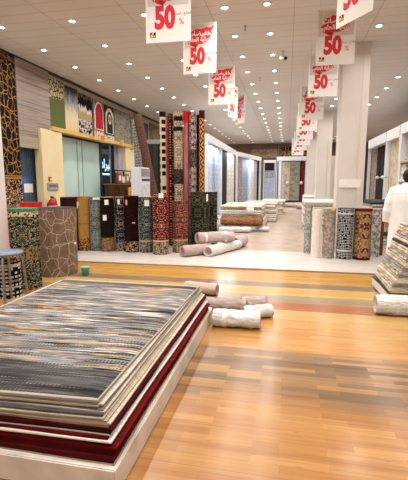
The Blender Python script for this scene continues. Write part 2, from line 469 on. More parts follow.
# ------------------------------------------------------------------ text
_tc = {}
def text_mesh(body, size, mat, off=0.0, ext=0.0008, align='CENTER'):
    k = (body, size, mat.name, off)
    if k in _tc: return _tc[k]
    cu = bpy.data.curves.new('lettering', 'FONT'); cu.body = body; cu.size = size; cu.offset = off; cu.extrude = ext
    cu.align_x = align; cu.align_y = 'CENTER'; cu.resolution_u = 3
    o = bpy.data.objects.new('lettering', cu); COL.objects.link(o)
    dg = bpy.context.evaluated_depsgraph_get(); dg.update()
    me = bpy.data.meshes.new_from_object(o.evaluated_get(dg))
    bpy.data.objects.remove(o)
    me.materials.clear(); me.materials.append(mat)
    _tc[k] = me; return me

# ------------------------------------------------------------------ hanging sale posters
SALE1 = '\ufe95\ufe8e\ufec0\ufef4\ufed4\ufea8\ufe97'
SALE2 = '\ufee1\ufe8e\ufecc\ufedf\ufe8d \ufe94\ufef3\ufe8e\ufeec\ufee7'
def make_sign():
    r = link('sale_poster', None)
    W, H = 0.594, 0.841
    MB().box(-W / 2, W / 2, -0.002, 0.002, 0, H).build('panel', M['poster'], r)
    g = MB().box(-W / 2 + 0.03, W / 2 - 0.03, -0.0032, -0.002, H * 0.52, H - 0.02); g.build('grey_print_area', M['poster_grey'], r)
    fr = MB()
    for (a, b, c, d) in ((-0.2, 0.2, 0.815, 0.822), (-0.2, 0.2, 0.50, 0.507), (-0.2, -0.193, 0.507, 0.815), (0.193, 0.2, 0.507, 0.815)): fr.box(a, b, -0.0048, -0.0032, c, d)
    fr.build('printed_frame', M['poster'], r)
    poly = [(-0.21, 0.50), (-0.15, 0.475), (-0.1, 0.50), (0.03, 0.49), (0.12, 0.52), (0.2, 0.56), (0.19, 0.60), (0.235, 0.66), (0.22, 0.71), (0.26, 0.79), (0.19, 0.755), (0.12, 0.765),
            (0.03, 0.735), (-0.06, 0.745), (-0.13, 0.71), (-0.19, 0.69), (-0.17, 0.63), (-0.24, 0.58), (-0.19, 0.55)]
    MB().prism(poly, -0.006, -0.0032).build('red_brush_splash', M['pred'], r)
    MB().prism([(-0.16, 0.475), (-0.07, 0.44), (-0.02, 0.487), (-0.1, 0.50)], -0.0055, -0.003).build('splash_tail', M['pred2'], r)
    rx = (PI / 2, 0, 0)
    o = link('arabic_sale_line', text_mesh(SALE1, 0.115, M['poster'], 0.0025), r); o.location = (0.01, -0.0068, 0.665); o.rotation_euler = rx
    o = link('arabic_sale_line', text_mesh(SALE2, 0.095, M['poster'], 0.0025), r); o.location = (0.0, -0.0068, 0.565); o.rotation_euler = rx
    o = link('fifty_digits', text_mesh('50', 0.36, M['pred'], 0.02), r); o.scale = (0.74, 1, 1); o.location = (-0.045, -0.0035, 0.285); o.rotation_euler = rx
    o = link('percent_mark', text_mesh('%', 0.10, M['pred'], 0.0), r); o.location = (0.175, -0.0035, 0.235); o.rotation_euler = rx
    o = link('small_print', text_mesh('\ufedd\ufe8e\ufebb\ufe8d \u0640 \ufeca\ufef3\ufe8e\ufec4\ufed7', 0.045, M['pgrey'], 0.0), r); o.location = (0.19, -0.0035, 0.335); o.rotation_euler = rx
    MB().box(-0.245, -0.165, -0.0035, -0.002, 0.06, 0.125).build('badge', M['pblack'], r)
    b = MB().box(-0.24, -0.2, -0.0045, -0.0035, 0.066, 0.1); b.box(-0.195, -0.17, -0.0045, -0.0035, 0.066, 0.088); b.build('badge_yellow_patch', M['pyel'], r)
    MB().box(-0.215, -0.195, -0.0045, -0.0035, 0.103, 0.117).build('badge_white_mark', M['poster'], r)
    for sx in (-0.25, 0.25):
        MB().tube([(sx, 0, H), (sx, 0, H + 0.25)], 0.0015, 5).build('thread', M['metal'], r)
    return r
sign0 = make_sign(); first = [True]
def put_sign(x, y, z, rz, label):
    s = sign0 if first[0] else copy_tree(sign0)
    first[0] = False
    tag(s, label, 'poster', 'hanging sale posters', (x, y, z), rz)
    for c in s.children:
        if c.name.startswith('thread'):
            c.scale = (1, 1, 1)
    Lz = CEIL - z - 0.841
    for c in s.children:
        if c.name.startswith('thread'):
            c.location = (0, 0, 0); c.scale = (1, 1, Lz / 0.25); c.location.z = 0.841 * (1 - Lz / 0.25)
    return s
LS = [(-1.545, 5.25, 3.33, 0.02), (-1.565, 7.25, 3.445, 0.0), (-1.49, 9.2, 3.27, 0.0), (-1.5, 11.2, 3.28, 1.25), (-1.5, 12.9, 3.36, -0.95)]
LN = ['nearest sale poster of the left string, reading 50%, cut by the top of the frame', 'second sale poster from the camera in the left string, red splash above 50%',
      'third sale poster from the camera in the left string, turned square to the camera', 'fourth sale poster of the left string, turned nearly edge-on',
      'farthest sale poster of the left string, twisted askew on its threads']
for a, n in zip(LS, LN): put_sign(*a, n)
RS = [(0.69, 5.13, 3.38, -1.0), (0.69, 7.0, 3.40, 0.0), (0.67, 9.0, 3.31, 0.02), (0.57, 11.0, 3.14, 0.1), (0.56, 13, 3.10, -0.1), (0.56, 15.1, 3.06, 0.15), (0.6, 17.2, 3.04, 0.3), (0.55, 19.2, 2.98, 0.0), (0.48, 21.3, 2.89, 0.1)]
for k, a in enumerate(RS):
    put_sign(*a, ['nearest sale poster of the right string, tilted, cut by the top of the frame', 'sale poster directly left of the top of the near column, second of the right string'][k] if k < 2 else
             '%s sale poster from the camera in the right string reading 50%%' % NTH[k] if k < 8 else 'farthest sale poster of the right string, hanging before the gold tapestry')

# ------------------------------------------------------------------ downlights
def make_light():
    r = link('downlight', None)
    MB().lathe([(0.062, -0.004), (0.085, -0.012), (0.10, -0.006), (0.10, 0.0)], 20).build('trim_ring', M['white'], r)
    MB().lathe([(0.0, -0.003), (0.04, -0.005), (0.066, -0.002)], 16).build('lens', M['lamp'], r)
    return r
lm0 = make_light(); lf = [True]
spot = bpy.data.lights.new('downlight_beam', 'SPOT'); spot.energy = 66; spot.spot_size = math.radians(165); spot.spot_blend = 1.0; spot.shadow_soft_size = 0.06; spot.color = (1.0, 0.975, 0.945)
rows = [(-5.29, 'row beside the left wall', 0), (-3.85, 'second row from the left wall', 0), (-2.49, 'third row from the left wall', 0), (-1.09, 'left row over the aisle', 0),
        (-0.40, 'right row over the aisle', 0), (1.58, 'row beside the columns', 1), (2.9, 'row over the right-hand racks', 3)]
for x, nm, st in rows:
    for k in range(-5, 18):
        y = 7.02 + 1.33 * k
        L = link('downlight_beam', spot); L.location = (x, y, CEIL - 0.03)
        if k < st or k < 0: continue
        if x == -5.29 and k > 12: continue
        s = lm0 if lf[0] else copy_tree(lm0)
        lf[0] = False
        tag(s, 'small round white downlight, %s from the camera in the %s' % (NTH[k - st], nm), 'ceiling light', 'ceiling downlights', (x, y, CEIL))

# cameras, sprinklers on the ceiling
def cctv(x, y, rz, label):
    r = thing('security_camera', label, 'camera', (x, y, CEIL), rz)
    MB().lathe([(0.05, -0.02), (0.05, 0)], 16).build('ceiling_mount', M['white'], r)
    MB().tube([(0, 0, -0.02), (0, -0.03, -0.12)], 0.018, 10).build('bracket', M['white'], r)
    MB().tube([(0, 0.08, -0.11), (0, -0.12, -0.17)], [0.042, 0.045], 14).build('housing', M['white'], r)
    MB().tube([(0, -0.121, -0.1703), (0, -0.14, -0.176)], 0.036, 14).build('lens', M['black'], r)
cctv(-0.17, 9.5, 0.5, 'white bullet security camera on the ceiling above the aisle lights')
cctv(1.25, 16.5, -0.3, 'dark-lensed security camera on the ceiling before the middle column')
for x, y, lb in ((-0.84, 7.87, 'sprinkler head on the ceiling between the nearest aisle lights'), (-0.815, 11.68, 'sprinkler head on the ceiling farther down the aisle')):
    r = thing('sprinkler_head', lb, 'sprinkler', (x, y, CEIL))
    MB().lathe([(0.035, -0.008), (0.035, 0)], 14).build('escutcheon', M['metal'], r)
    MB().tube([(0, 0, -0.008), (0, 0, -0.07)], 0.009, 8).build('stem', M['metal'], r)
    MB().lathe([(0.028, -0.075), (0.028, -0.07)], 12).build('deflector', M['metal'], r)

# ------------------------------------------------------------------ rugs: geometry helpers
def rolled(r, h, seed=0, lump=0.025, step=0.018, seg=40):
    """outer sheet of a standing rolled rug with the free edge showing as a step"""
    rr = random.Random(seed); p1, p2, p3 = rr.random() * 6, rr.random() * 6, rr.random() * 6
    m = MB(); n = 8
    P = []; UV = []
    for a in range(seg + 1):
        th = 2 * PI * a / seg
        row = []; uvr = []
        for k in range(n + 1):
            z = h * k / n
            q = 1 + lump * (math.sin(2 * th + p1 + z * 1.3) + 0.6 * math.sin(3 * th + p2 - z * 2.1)) + 0.008 * math.sin(z * 9 + p3)
            rad = r * q - step * a / seg
            row.append((rad * math.cos(th + p3), rad * math.sin(th + p3), z)); uvr.append((r * th, z))
        P.append(row); UV.append(uvr)
    m.gridpts(P, UV, True)
    for k in range(n):       # the free edge
        m.face([P[seg][k], P[0][k], P[0][k + 1], P[seg][k + 1]])
    m.face([P[a][n] for a in range(seg)][:]) if False else None
    zt = h - 0.035
    m.face([(P[a][n][0] * 0.97, P[a][n][1] * 0.97, zt) for a in range(seg)])
    m.face([(P[a][0][0], P[a][0][1], 0.0) for a in reversed(range(seg))])
    return m
def spiral(r, h, turns=5, t=0.6, z0=-0.05, seg=20, core=0.12):
    m = MB(); N = turns * seg; P = []; UV = []
    pitch = r * (1 - core) / turns
    for k in range(N + 1):
        th = 2 * PI * k / seg; rad = r - pitch * k / seg
        c, s = math.cos(th), math.sin(th); ri = max(0.004, rad - pitch * t)
        P.append([(rad * c, rad * s, h + z0), (rad * c, rad * s, h), (ri * c, ri * s, h), (ri * c, ri * s, h + z0)])
        UV.append([(k * 0.01, 0), (k * 0.01, 0.05), (k * 0.01, 0.07), (k * 0.01, 0.12)])
    m.gridpts(P, UV, False, flip=True)
    return m
seedc = [0]
def standing_roll(x, y, r, h, mat, back, label, tags=(), rz=0.0, tilt=(0, 0), z0=0.0, group=None, step=0.018):
    seedc[0] += 1
    if 0.9 < h < 1.5: r *= 1.06
    o = rolled(r, h, seedc[0], step=step).build('rolled_rug', mat)
    tag(o, label, 'rolled rug', group, (x, y, z0), rot=(tilt[0], tilt[1], rz))
    spiral(r * 0.97, h + 0.004, max(3, int(r / 0.035))).build('rolled_end', back, o)
    # tags: angle (world, 0 = facing camera), height, w, h, material
    face = math.atan2(-y, -x)
    for (da, tz, tw, th_, tm) in tags:
        a = face + da - rz
        m = MB().box(-tw / 2, tw / 2, -0.002, 0.002, -th_, 0)
        m.xform(Matrix.Translation((math.cos(a) * (r * 1.05 + 0.004), math.sin(a) * (r * 1.05 + 0.004), tz)) @ Matrix.Rotation(a + PI / 2 + 0.1 * math.sin(seedc[0] * 7 + tz * 9), 4, 'Z'))
        m.build('price_tag', tm, o)
    return o

# ------------------------------------------------------------------ left row of standing rolls
K = (14, 12, 12)
mm = {}
mm['taupe'] = lattice('taupe_trellis_rug', (118, 98, 82), (186, 168, 146), 6.4, 0.022, 0.8, mott=0.6, warp=0.1)
mm['green'] = floral('green_oriental_rug', [(16, 24, 20), (22, 34, 28), (36, 56, 44), (18, 22, 20), (64, 84, 66), (20, 28, 24)], [(170, 150, 108), (120, 128, 104), (196, 186, 150), (140, 96, 54)], 34, 0.5,
                     bands=[(1.06, 1.13, ((206, 190, 150), (60, 50, 36), (190, 170, 130))), (1.13, 1.2, (70, 120, 90)), (0.42, 0.62, ((150, 112, 60), (40, 50, 40), (120, 110, 84)))])
mm['bw'] = dashes('black_white_woven_rug', (20, 20, 22), (206, 202, 194), 0.066, 0.055, 0.58, jitter=0.1, bands=[(0.5, 0.56, ((150, 120, 84), (30, 28, 26))), (0.42, 0.46, (176, 170, 160))])
mm['maroon'] = plain('dark_maroon_rug', (52, 18, 20), 0.95, 0.1, var=0.15, vs=30)
mm['mustard'] = lattice('mustard_rug', (168, 124, 62), (150, 108, 52), 3, 0.02, 1, bands=[(0.62, 0.65, (142, 100, 48)), (0.0, 0.30, ((84, 58, 28), (150, 108, 54), (64, 44, 24), (176, 132, 70)))], mott=0.15)
mm['tealf'] = floral('grey_teal_floral_rug', [(84, 100, 96), (112, 124, 116), (96, 108, 104), (60, 72, 72)], [(184, 180, 160), (48, 56, 58), (150, 152, 140)], 30, 0.4)
mm['dkbrown'] = floral('dark_brown_rug', [(26, 17, 14), (30, 20, 16), (24, 16, 14)], [(34, 24, 19), (26, 18, 14)], 20, 0.5, bands=[(0.02, 0.33, ((128, 96, 66), (98, 70, 48), (150, 116, 84))), (0.33, 0.345, (70, 48, 34))])
mm['blackf'] = floral('black_grey_floral_rug', [(24, 22, 24), (30, 28, 30), (42, 40, 42)], [(168, 156, 148), (120, 108, 104), (92, 84, 84)], 24, 0.4, bands=[(0.02, 0.22, ((120, 108, 96), (40, 34, 34), (150, 136, 120)))])
mm['maroonb'] = floral('black_maroon_rug', [(30, 10, 12), (26, 10, 12), (36, 12, 14)], [(44, 16, 18), (30, 12, 14)], 18, 0.5, bands=[(0.04, 0.26, ((150, 120, 92), (28, 14, 14), (60, 24, 24), (180, 156, 120)))])
mm['tgreen'] = floral('deep_teal_floral_rug', [(38, 62, 58), (48, 70, 64), (30, 46, 44), (58, 78, 72)], [(176, 160, 136), (98, 60, 54), (140, 140, 122), (24, 34, 34)], 26, 0.4, bands=[(0.26, 0.3, (176, 150, 128)), (0.04, 0.26, ((96, 96, 84), (48, 54, 52), (150, 138, 116)))])
mm['redf'] = floral('red_oriental_rug', [(122, 30, 30), (96, 24, 26), (140, 44, 40), (40, 22, 26)], [(196, 168, 138), (52, 62, 60), (168, 126, 104), (30, 26, 32)], 25, 0.4, bands=[(0.30, 0.33, (206, 170, 140)), (0.02, 0.30, ((132, 124, 96), (70, 62, 52), (172, 152, 118)))])
mm['redf2'] = floral('crimson_oriental_rug', [(128, 36, 36), (104, 28, 30), (58, 30, 30), (146, 54, 48)], [(178, 146, 118), (44, 52, 54), (136, 104, 84), (196, 176, 150)], 29, 0.46, bands=[(0.28, 0.31, (196, 160, 130)), (0.02, 0.28, ((126, 112, 90), (78, 60, 52), (160, 138, 110)))])
mm['olive'] = floral('black_olive_floral_rug', [(24, 24, 20), (30, 30, 24), (38, 38, 30)], [(124, 118, 92), (88, 86, 66), (60, 60, 46)], 30, 0.36, dot_scale=1.5)
TW = M['tagw']; TO = M['tago']
standing_roll(-3.83, 6.11, 0.335, 1.12, mm['taupe'], M['back_dark'], 'large taupe rolled rug with pale curving trellis lines, beside the green roll', [(0.9, 0.55, 0.05, 0.03, TW)])
standing_roll(-3.745, 5.16, 0.195, 1.17, mm['green'], plain('rug_backing_green', (88, 140, 108), 0.9), 'dark green oriental rolled rug beside the white pillar')
standing_roll(-4.72, 6.75, 0.2, 1.17, M['red'], M['back_red'], 'bright red rolled rug peeping over the top of the green roll')
standing_roll(-3.69, 4.70, 0.17, 0.62, mm['bw'], M['back_dark'], 'short black rolled rug with rows of white dashes behind the stool')
standing_roll(-4.72, 8.1, 0.186, 1.22, mm['maroon'], M['back_red'], 'plain dark maroon rolled rug left of the mustard one', [(1.0, 1.05, 0.05, 0.07, TW)])
standing_roll(-4.46, 8.26, 0.155, 1.23, mm['mustard'], plain('rug_backing_mustard', (176, 134, 76), 0.9), 'mustard yellow rolled rug with brown band at its foot', [(-0.75, 1.12, 0.055, 0.09, TW)])
standing_roll(-4.17, 8.29, 0.143, 1.22, mm['tealf'], M['back_grey'], 'grey-teal speckled rolled rug between the mustard and dark brown rolls', [(0.1, 1.215, 0.16, 0.05, TW)])
standing_roll(-3.88, 8.24, 0.145, 1.22, mm['dkbrown'], M['back_beige'], 'dark brown rolled rug with tan foot band and two white tags', [(-0.05, 1.17, 0.085, 0.11, TW), (-0.35, 0.84, 0.08, 0.12, TW)])
standing_roll(-3.61, 8.33, 0.13, 1.22, mm['blackf'], M['back_beige'], 'black and grey floral rolled rug between dark brown and black-maroon rolls', [(-0.2, 1.18, 0.05, 0.11, TW), (0.75, 1.19, 0.05, 0.10, TO)])
standing_roll(-3.32, 8.28, 0.15, 1.25, mm['maroonb'], M['back_red'], 'blackish maroon rolled rug with patterned foot band and orange tag', [(-0.7, 1.17, 0.05, 0.11, TO), (0.2, 0.68, 0.06, 0.012, TW)])
standing_roll(-3.0, 8.3, 0.16, 1.23, mm['tgreen'], M['back_beige'], 'deep teal floral rolled rug with white tag, left of the red rolls', [(0.12, 1.17, 0.10, 0.13, TW)])
standing_roll(-2.62, 8.14, 0.165, 1.28, mm['redf'], M['back_pink'], 'red oriental rolled rug right of the teal one, tallest of the red pair', [(0.1, 1.32, 0.1, 0.1, TW)])
standing_roll(-2.28, 8.44, 0.17, 1.14, mm['redf2'], M['back_pink'], 'shorter crimson oriental rolled rug leaning before the tall black-olive roll', rz=1.0, tilt=(-0.02, 0.03))
standing_roll(-1.94, 8.96, 0.215, 1.32, mm['olive'], M['back_dark'], 'thick black and olive floral rolled rug at the right end of the left row', [(0.75, 1.28, 0.05, 0.16, TW)])
standing_roll(-1.74, 9.42, 0.13, 1.32, mm['olive'], M['back_beige'], 'narrow dark rolled rug tucked behind the thick black-olive roll')

# tall rolls behind
tm = {}
tm['t1'] = dashes('cream_black_runner_rug', (206, 190, 156), (24, 22, 24), 0.155, 0.17, 0.72, jitter=0.12, bands=[(3.05, 3.2, (26, 24, 26))])
tm['t3'] = dashes('dark_red_dotted_rug', (52, 12, 16), (166, 140, 120), 0.07, 0.06, 0.5, jitter=0.2)
tm['t4'] = floral('beige_leopard_rug', [(186, 166, 140), (170, 148, 122), (196, 178, 150)], [(60, 46, 40), (84, 64, 54), (44, 36, 34)], 30, 0.4, dot_scale=1.2, bands=[(2.95, 3.05, (28, 22, 20)), (2.72, 2.82, (34, 26, 24)), (1.5, 1.85, ((60, 48, 42), (90, 72, 60), (40, 34, 32)))])
tm['t5'] = streaks('rose_red_rug', [(110, 30, 36), (150, 70, 72), (176, 120, 116)], 'v', 40, 2, bands=[(2.9, 3.2, (190, 30, 34))])
tm['t6'] = floral('grey_mauve_oriental_rug', [(120, 106, 104), (150, 134, 126), (76, 66, 70), (172, 150, 142)], [(50, 44, 50), (190, 176, 160), (96, 56, 60)], 26, 0.3, bands=[(1.9, 2.3, ((60, 54, 56), (110, 98, 92), (40, 36, 40)))])
tm['t7'] = streaks('maroon_striped_rug', [(60, 18, 22), (90, 30, 34), (48, 14, 18)], 'v', 30, 2)
tm['t8'] = diamonds('gold_brown_diamond_rug', [(64, 26, 24), (196, 150, 90)], 0.15, 0.2, bands=[(3.0, 3.2, (70, 20, 24))])
for x, y, r, h, m, b, l in (
    (-2.90, 9.3, 0.075, 3.17, tm['t1'], M['core'], 'tall rolled runner with black and cream squares, leftmost of the tall rolls'),
    (-2.80, 9.42, 0.05, 3.10, M['red'], M['back_red'], 'thin tall bright red rolled rug'),
    (-2.71, 9.32, 0.06, 3.12, tm['t3'], M['core'], 'tall dark red rolled rug with fine pale dots beside the thin red one'),
    (-2.52, 9.3, 0.105, 3.16, tm['t4'], M['core'], 'widest tall rolled rug, beige with dark brown spots'),
    (-2.335, 9.32, 0.07, 3.17, tm['t5'], M['red'], 'tall rose-red rolled rug with bright red top'),
    (-2.18, 9.3, 0.085, 3.15, tm['t6'], M['back_pink'], 'tall grey-mauve oriental rolled rug'),
    (-2.075, 9.45, 0.05, 3.10, tm['t7'], M['back_dark'], 'thin tall maroon rolled rug left of the gold diamond one'),
    (-1.965, 9.32, 0.07, 3.17, tm['t8'], M['maroon'] if 'maroon' in M else M['back_dark'], 'tall rolled rug with gold diamonds on brown, rightmost of the tall rolls')):
    standing_roll(x, y, r, h, m, b, l, step=0.006)
# leaning brown roll near the corner
tm['lean'] = lattice('brown_pink_trellis_rug', (72, 50, 42), (112, 82, 68), 24, 0.12, 0.25)
standing_roll(-3.62, 11.4, 0.135, 3.52, tm['lean'], M['back_dark'], 'tall brown trellis rolled rug leaning behind the white air conditioner', tilt=(0, -0.2), z0=0.04)
tm['lean2'] = lattice('grey_trellis_rug', (100, 96, 94), (176, 170, 164), 16, 0.12, 0.2)
standing_roll(-4.25, 11.75, 0.1, 3.4, tm['lean2'], M['back_grey'], 'tall slim grey trellis rolled rug left of the leaning brown one', tilt=(0, -0.09), z0=0.03)

# right row of standing rolls ------------------------------------------------
rm = {}
rm['s0'] = floral('sage_grey_rug', [(170, 172, 164), (150, 152, 146), (184, 184, 176)], [(96, 100, 96), (190, 188, 176)], 18, 0.3)
rm['s1'] = plain('plain_ivory_rug', (222, 212, 200), 0.9, 0.15, var=0.03, vs=20)
def marble(name, a, b, c):
    t = NT(name); uv = t.uv(); n, nc = t.noise(uv, 5.5, 6, 0.62)
    col = t.ramp(n, [(0.3, lin(a)), (0.45, lin(b)), (0.5, lin(c)), (0.55, lin(b)), (0.7, lin(a))])
    return pile_finish(t, col)
rm['s2'] = marble('beige_marble_rug', (186, 170, 156), (166, 150, 138), (116, 104, 96))
rm['s3'] = dashes('black_white_grid_rug', (28, 30, 34), (206, 206, 202), 0.036, 0.032, 0.62, jitter=0.1, bands=[(0.9, 0.93, (200, 198, 192)), (0.17, 0.2, (200, 198, 192))])
rm['s4'] = floral('gold_maroon_oriental_rug', [(150, 118, 78), (170, 136, 90), (84, 34, 38), (132, 100, 66)], [(64, 22, 28), (204, 178, 132), (48, 32, 36), (170, 110, 84)], 26, 0.42, bands=[(0.0, 0.05, (70, 24, 28)), (0.96, 1.1, (86, 22, 30))])
rm['s5'] = marble('white_marble_rug', (206, 198, 190), (196, 188, 182), (70, 66, 68))
rm['s6'] = plain('rust_brown_rug', (112, 66, 46), 0.9, 0.1, var=0.2, vs=30)
standing_roll(0.47, 8.85, 0.08, 1.02, rm['s0'], M['back_grey'], 'narrow sage grey rolled rug at the left end of the right row', z0=0.02)
standing_roll(0.62, 8.39, 0.1, 0.97, rm['s1'], M['tagw'], 'plain ivory rolled rug in the right row', z0=0.02)
standing_roll(0.86, 8.40, 0.12, 1.0, rm['s2'], M['back_beige'], 'beige marble-patterned rolled rug with yellow tag on top', [(0.5, 1.03, 0.08, 0.06, plain('yellow_tag', (226, 196, 110), 0.7))], z0=0.02)
standing_roll(1.16, 8.34, 0.15, 1.02, rm['s3'], M['back_grey'], 'black and white grid-patterned rolled rug before the near column', z0=0.02)
standing_roll(1.50, 8.37, 0.165, 1.01, rm['s4'], M['back_red'], 'gold and maroon oriental rolled rug in the right row', z0=0.02)
standing_roll(1.80, 8.75, 0.12, 0.94, rm['s5'], M['back_dark'], 'white rolled rug with dark marble veins, behind the gold-maroon one', z0=0.02)
standing_roll(1.98, 8.9, 0.045, 0.95, rm['s6'], M['back_dark'], 'thin rust brown rolled rug at the right end of the right row', z0=0.02)

# ------------------------------------------------------------------ rugs lying flat
def slab(w, l, t, nx=16, ny=20, droop=0.0, seed=0, wave=0.0, edge=0.12, skew=0.0):
    """flat rug w (x) by l (y), thickness t, top at z=t; edges droop by `droop`"""
    rr = random.Random(seed); ph = [rr.random() * 6 for _ in range(6)]
    def xs(k, n, L):
        # denser at the ends
        u = k / n; return (0.5 - 0.5 * math.cos(PI * u)) * 0.5 * L + u * 0.5 * L
    T = []; B = []; UV = []
    for i in range(nx + 1):
        x = xs(i, nx, w); ra = []; rb = []; ru = []
        for j in range(ny + 1):
            y = xs(j, ny, l)
            dx = min(x, w - x); dy = min(y, l - y)
            d = min(dx, dy)
            q = max(0.0, 1 - d / edge)
            cx = max(0.0, 1 - dx / edge); cy = max(0, 1 - dy / edge)
            z = -droop * (q ** 2)
            z += wave * (math.sin(x * 3.1 + ph[0]) * math.sin(y * 2.3 + ph[1]) + 0.5 * math.sin(x * 9 + y * 4 + ph[2]) * q)
            ox = wave * 1.2 * math.sin(y * 5 + ph[3]) * (1 if dx < edge else 0) * (1 - dx / edge) if dx < edge else 0
            oy = wave * 1.2 * math.sin(x * 5 + ph[4]) * (1 - dy / edge) if dy < edge else 0
            oy += skew * x * (1 - y / l)
            ra.append((x + ox, y + oy, z + t)); rb.append((x + ox, y + oy, z)); ru.append((x, y))
        T.append(ra); B.append(rb); UV.append(ru)
    m = MB()
    m.gridpts(T, UV, True); m.gridpts(B, UV, True, flip=True)
    rim = [(i, 0) for i in range(nx)] + [(nx, j) for j in range(ny)] + [(i, ny) for i in range(nx, 0, -1)] + [(0, j) for j in range(ny, 0, -1)]
    L = 0
    for k in range(len(rim)):
        a, b = rim[k], rim[(k + 1) % len(rim)]
        A0, A1, B0, B1 = T[a[0]][a[1]], T[b[0]][b[1]], B[a[0]][a[1]], B[b[0]][b[1]]
        d = math.dist(A0, A1)
        m.face([B0, B1, A1, A0], [(L, 0), (L + d, 0), (L + d, t), (L, t)], True); L += d
    return m
def edge_mat(name, a, b):
    """rug seen mostly from its edge: pile over backing in fine layers"""
    return streaks(name, [a, b, a], 'u', 90, 3)
def top_rug_mat():
    t = NT('abstract_grey_gold_rug'); s = t.sep(t.uv()); u, v = s[0], s[1]
    def sn(au, av, det=3, ro=0.6, off=0.0):
        return t.noise(t.comb(t.math('MULTIPLY', u, au), t.math('MULTIPLY_ADD', v, av, off)), 1.0, det, ro)[0]
    n = t.math('ADD', t.math('MULTIPLY', sn(1.7, 44), 0.55), t.math('MULTIPLY', sn(0.5, 6, 2, 0.5, 3.3), 0.45))
    col = t.ramp(n, [(0.0, lin((34, 34, 35))), (0.40, lin((60, 60, 60))), (0.44, lin((88, 87, 86))), (0.475, lin((120, 117, 115))), (0.52, lin((150, 146, 144))), (0.57, lin((108, 106, 105))), (0.61, lin((76, 75, 74)))], 'CONSTANT')
    g = sn(1.3, 24, 3, 0.6, 11.0)
    col = t.mix(t.math('GREATER_THAN', g, 0.59), col, lin((184, 144, 82)))
    mid = t.math('MULTIPLY', t.math('SUBTRACT', 1.0, t.math('ABSOLUTE', t.math('SUBTRACT', v, 1.45))), 0.05)
    w_ = t.math('ADD', sn(1.8, 34, 3, 0.65, 23.0), mid)
    col = t.mix(t.math('GREATER_THAN', w_, 0.615), col, lin((206, 198, 190)))
    k = sn(2.4, 46, 3, 0.6, 41.0)
    col = t.mix(t.math('GREATER_THAN', k, 0.60), col, lin((20, 20, 21)))
    # rows of tiny woven ticks
    tick = t.math('LESS_THAN', t.math('FRACT', t.math('MULTIPLY', u, 42)), 0.5)
    rowm = t.math('GREATER_THAN', sn(1.5, 26, 2, 0.5, 60.0), 0.56)
    col = t.mix(t.math('MULTIPLY', t.math('MULTIPLY', tick, rowm), 0.75), col, lin((40, 40, 42)))
    # darker ends (near hem and far hem)
    hem = t.math('ADD', t.math('LESS_THAN', t.math('ADD', v, t.math('MULTIPLY', n, 0.3)), 0.5), t.math('GREATER_THAN', t.math('ADD', v, t.math('MULTIPLY', n, 0.2)), 2.38))
    dark = t.ramp(n, [(0.3, lin((28, 28, 29))), (0.55, lin((66, 65, 64)))])
    col = t.mix(t.math('MULTIPLY', hem, 0.75), col, dark)
    bd = t.math('ADD', t.math('LESS_THAN', u, 0.008), t.math('GREATER_THAN', u, 1.6 - 0.008))
    bd = t.math('ADD', bd, t.math('ADD', t.math('LESS_THAN', v, 0.018), t.math('GREATER_THAN', v, 2.47 - 0.085)))
    col = t.mix(t.math('MINIMUM', bd, 1.0), col, lin((164, 154, 142)))
    return pile_finish(t, col)
EM = {
    'grey': edge_mat('grey_rug_edge', (120, 112, 104), (156, 146, 136)), 'beige': edge_mat('beige_rug_edge', (166, 148, 126), (190, 174, 152)),
    'cream': edge_mat('cream_rug_edge', (186, 174, 156), (208, 196, 178)), 'dgrey': edge_mat('dark_grey_rug_edge', (70, 66, 64), (110, 104, 98)),
    'taupe': edge_mat('taupe_rug_edge', (150, 128, 104), (180, 158, 132)), 'black': edge_mat('black_rug_edge', (26, 22, 24), (46, 38, 40)),
    'red': edge_mat('dark_red_rug_edge', (66, 12, 14), (92, 22, 22)), 'bred': edge_mat('bright_red_rug_edge', (84, 12, 16), (112, 24, 24)), 'white': edge_mat('white_rug_edge', (222, 216, 208), (240, 236, 228))}
pl = thing('display_plinth', 'low white plinth box under the big rug pile in the foreground', 'plinth', (-1.735, 3.0, 0))
MB().box(-0.95, 0.95, -1.35, 1.29, 0, 0.15).build('box', plain('scuffed_white_paint', (226, 216, 204), 0.5, var=0.09, vs=5), pl, bevel=0.006)
MB().box(-0.925, 0.925, -1.325, 1.265, 0.15, 0.152).build('top_board', M['white'], pl)
spec = [('beige', 0.009, 'thin beige rug'), ('red', 0.026, 'dark red pile rug'), ('bred', 0.016, 'bright red pile rug'), ('red', 0.024, 'dark red pile rug'), ('bred', 0.014, 'crimson rug'), ('red', 0.020, 'dark red rug'), ('white', 0.008, 'thin white rug'), ('bred', 0.018, 'crimson rug'), ('cream', 0.006, 'thin cream rug'), ('black', 0.014, 'black rug'), ('red', 0.018, 'dark red rug'),
        ('taupe', 0.016, 'taupe rug with fringed hem'), ('cream', 0.009, 'cream rug'), ('beige', 0.012, 'beige rug'), ('dgrey', 0.007, 'dark grey rug'), ('cream', 0.008, 'cream rug'), ('grey', 0.012, 'grey rug'), ('dgrey', 0.006, 'thin charcoal rug'), ('cream', 0.008, 'cream rug'), ('grey', 0.010, 'grey rug'), ('dgrey', 0.006, 'thin charcoal rug'), ('beige', 0.010, 'sand beige rug'), ('cream', 0.008, 'cream rug')]
z = 0.152; n = len(spec) + 1
for k, (c, th, nm) in enumerate(spec):
    th *= 0.96
    wd = 1.775 - 0.0055 * k + R.uniform(-0.022, 0.015); ln = 2.52 - 0.003 * k + R.uniform(-0.03, 0.02)
    o = slab(wd, ln, th * 0.97, 14, 18, 0.0008 * k, k, 0.0022, skew=0.0025 * k).build('flat_rug', EM[c])
    x0 = -2.57 + R.uniform(-0.01, 0.01); y0 = 1.69 + R.uniform(-0.01, 0.014)
    tag(o, '%s in the big foreground pile, %s' % (nm, ORD[n - 1 - k]), 'rug', 'rugs in the foreground pile', (x0, y0, z), R.uniform(-0.004, 0.004))
    z += th
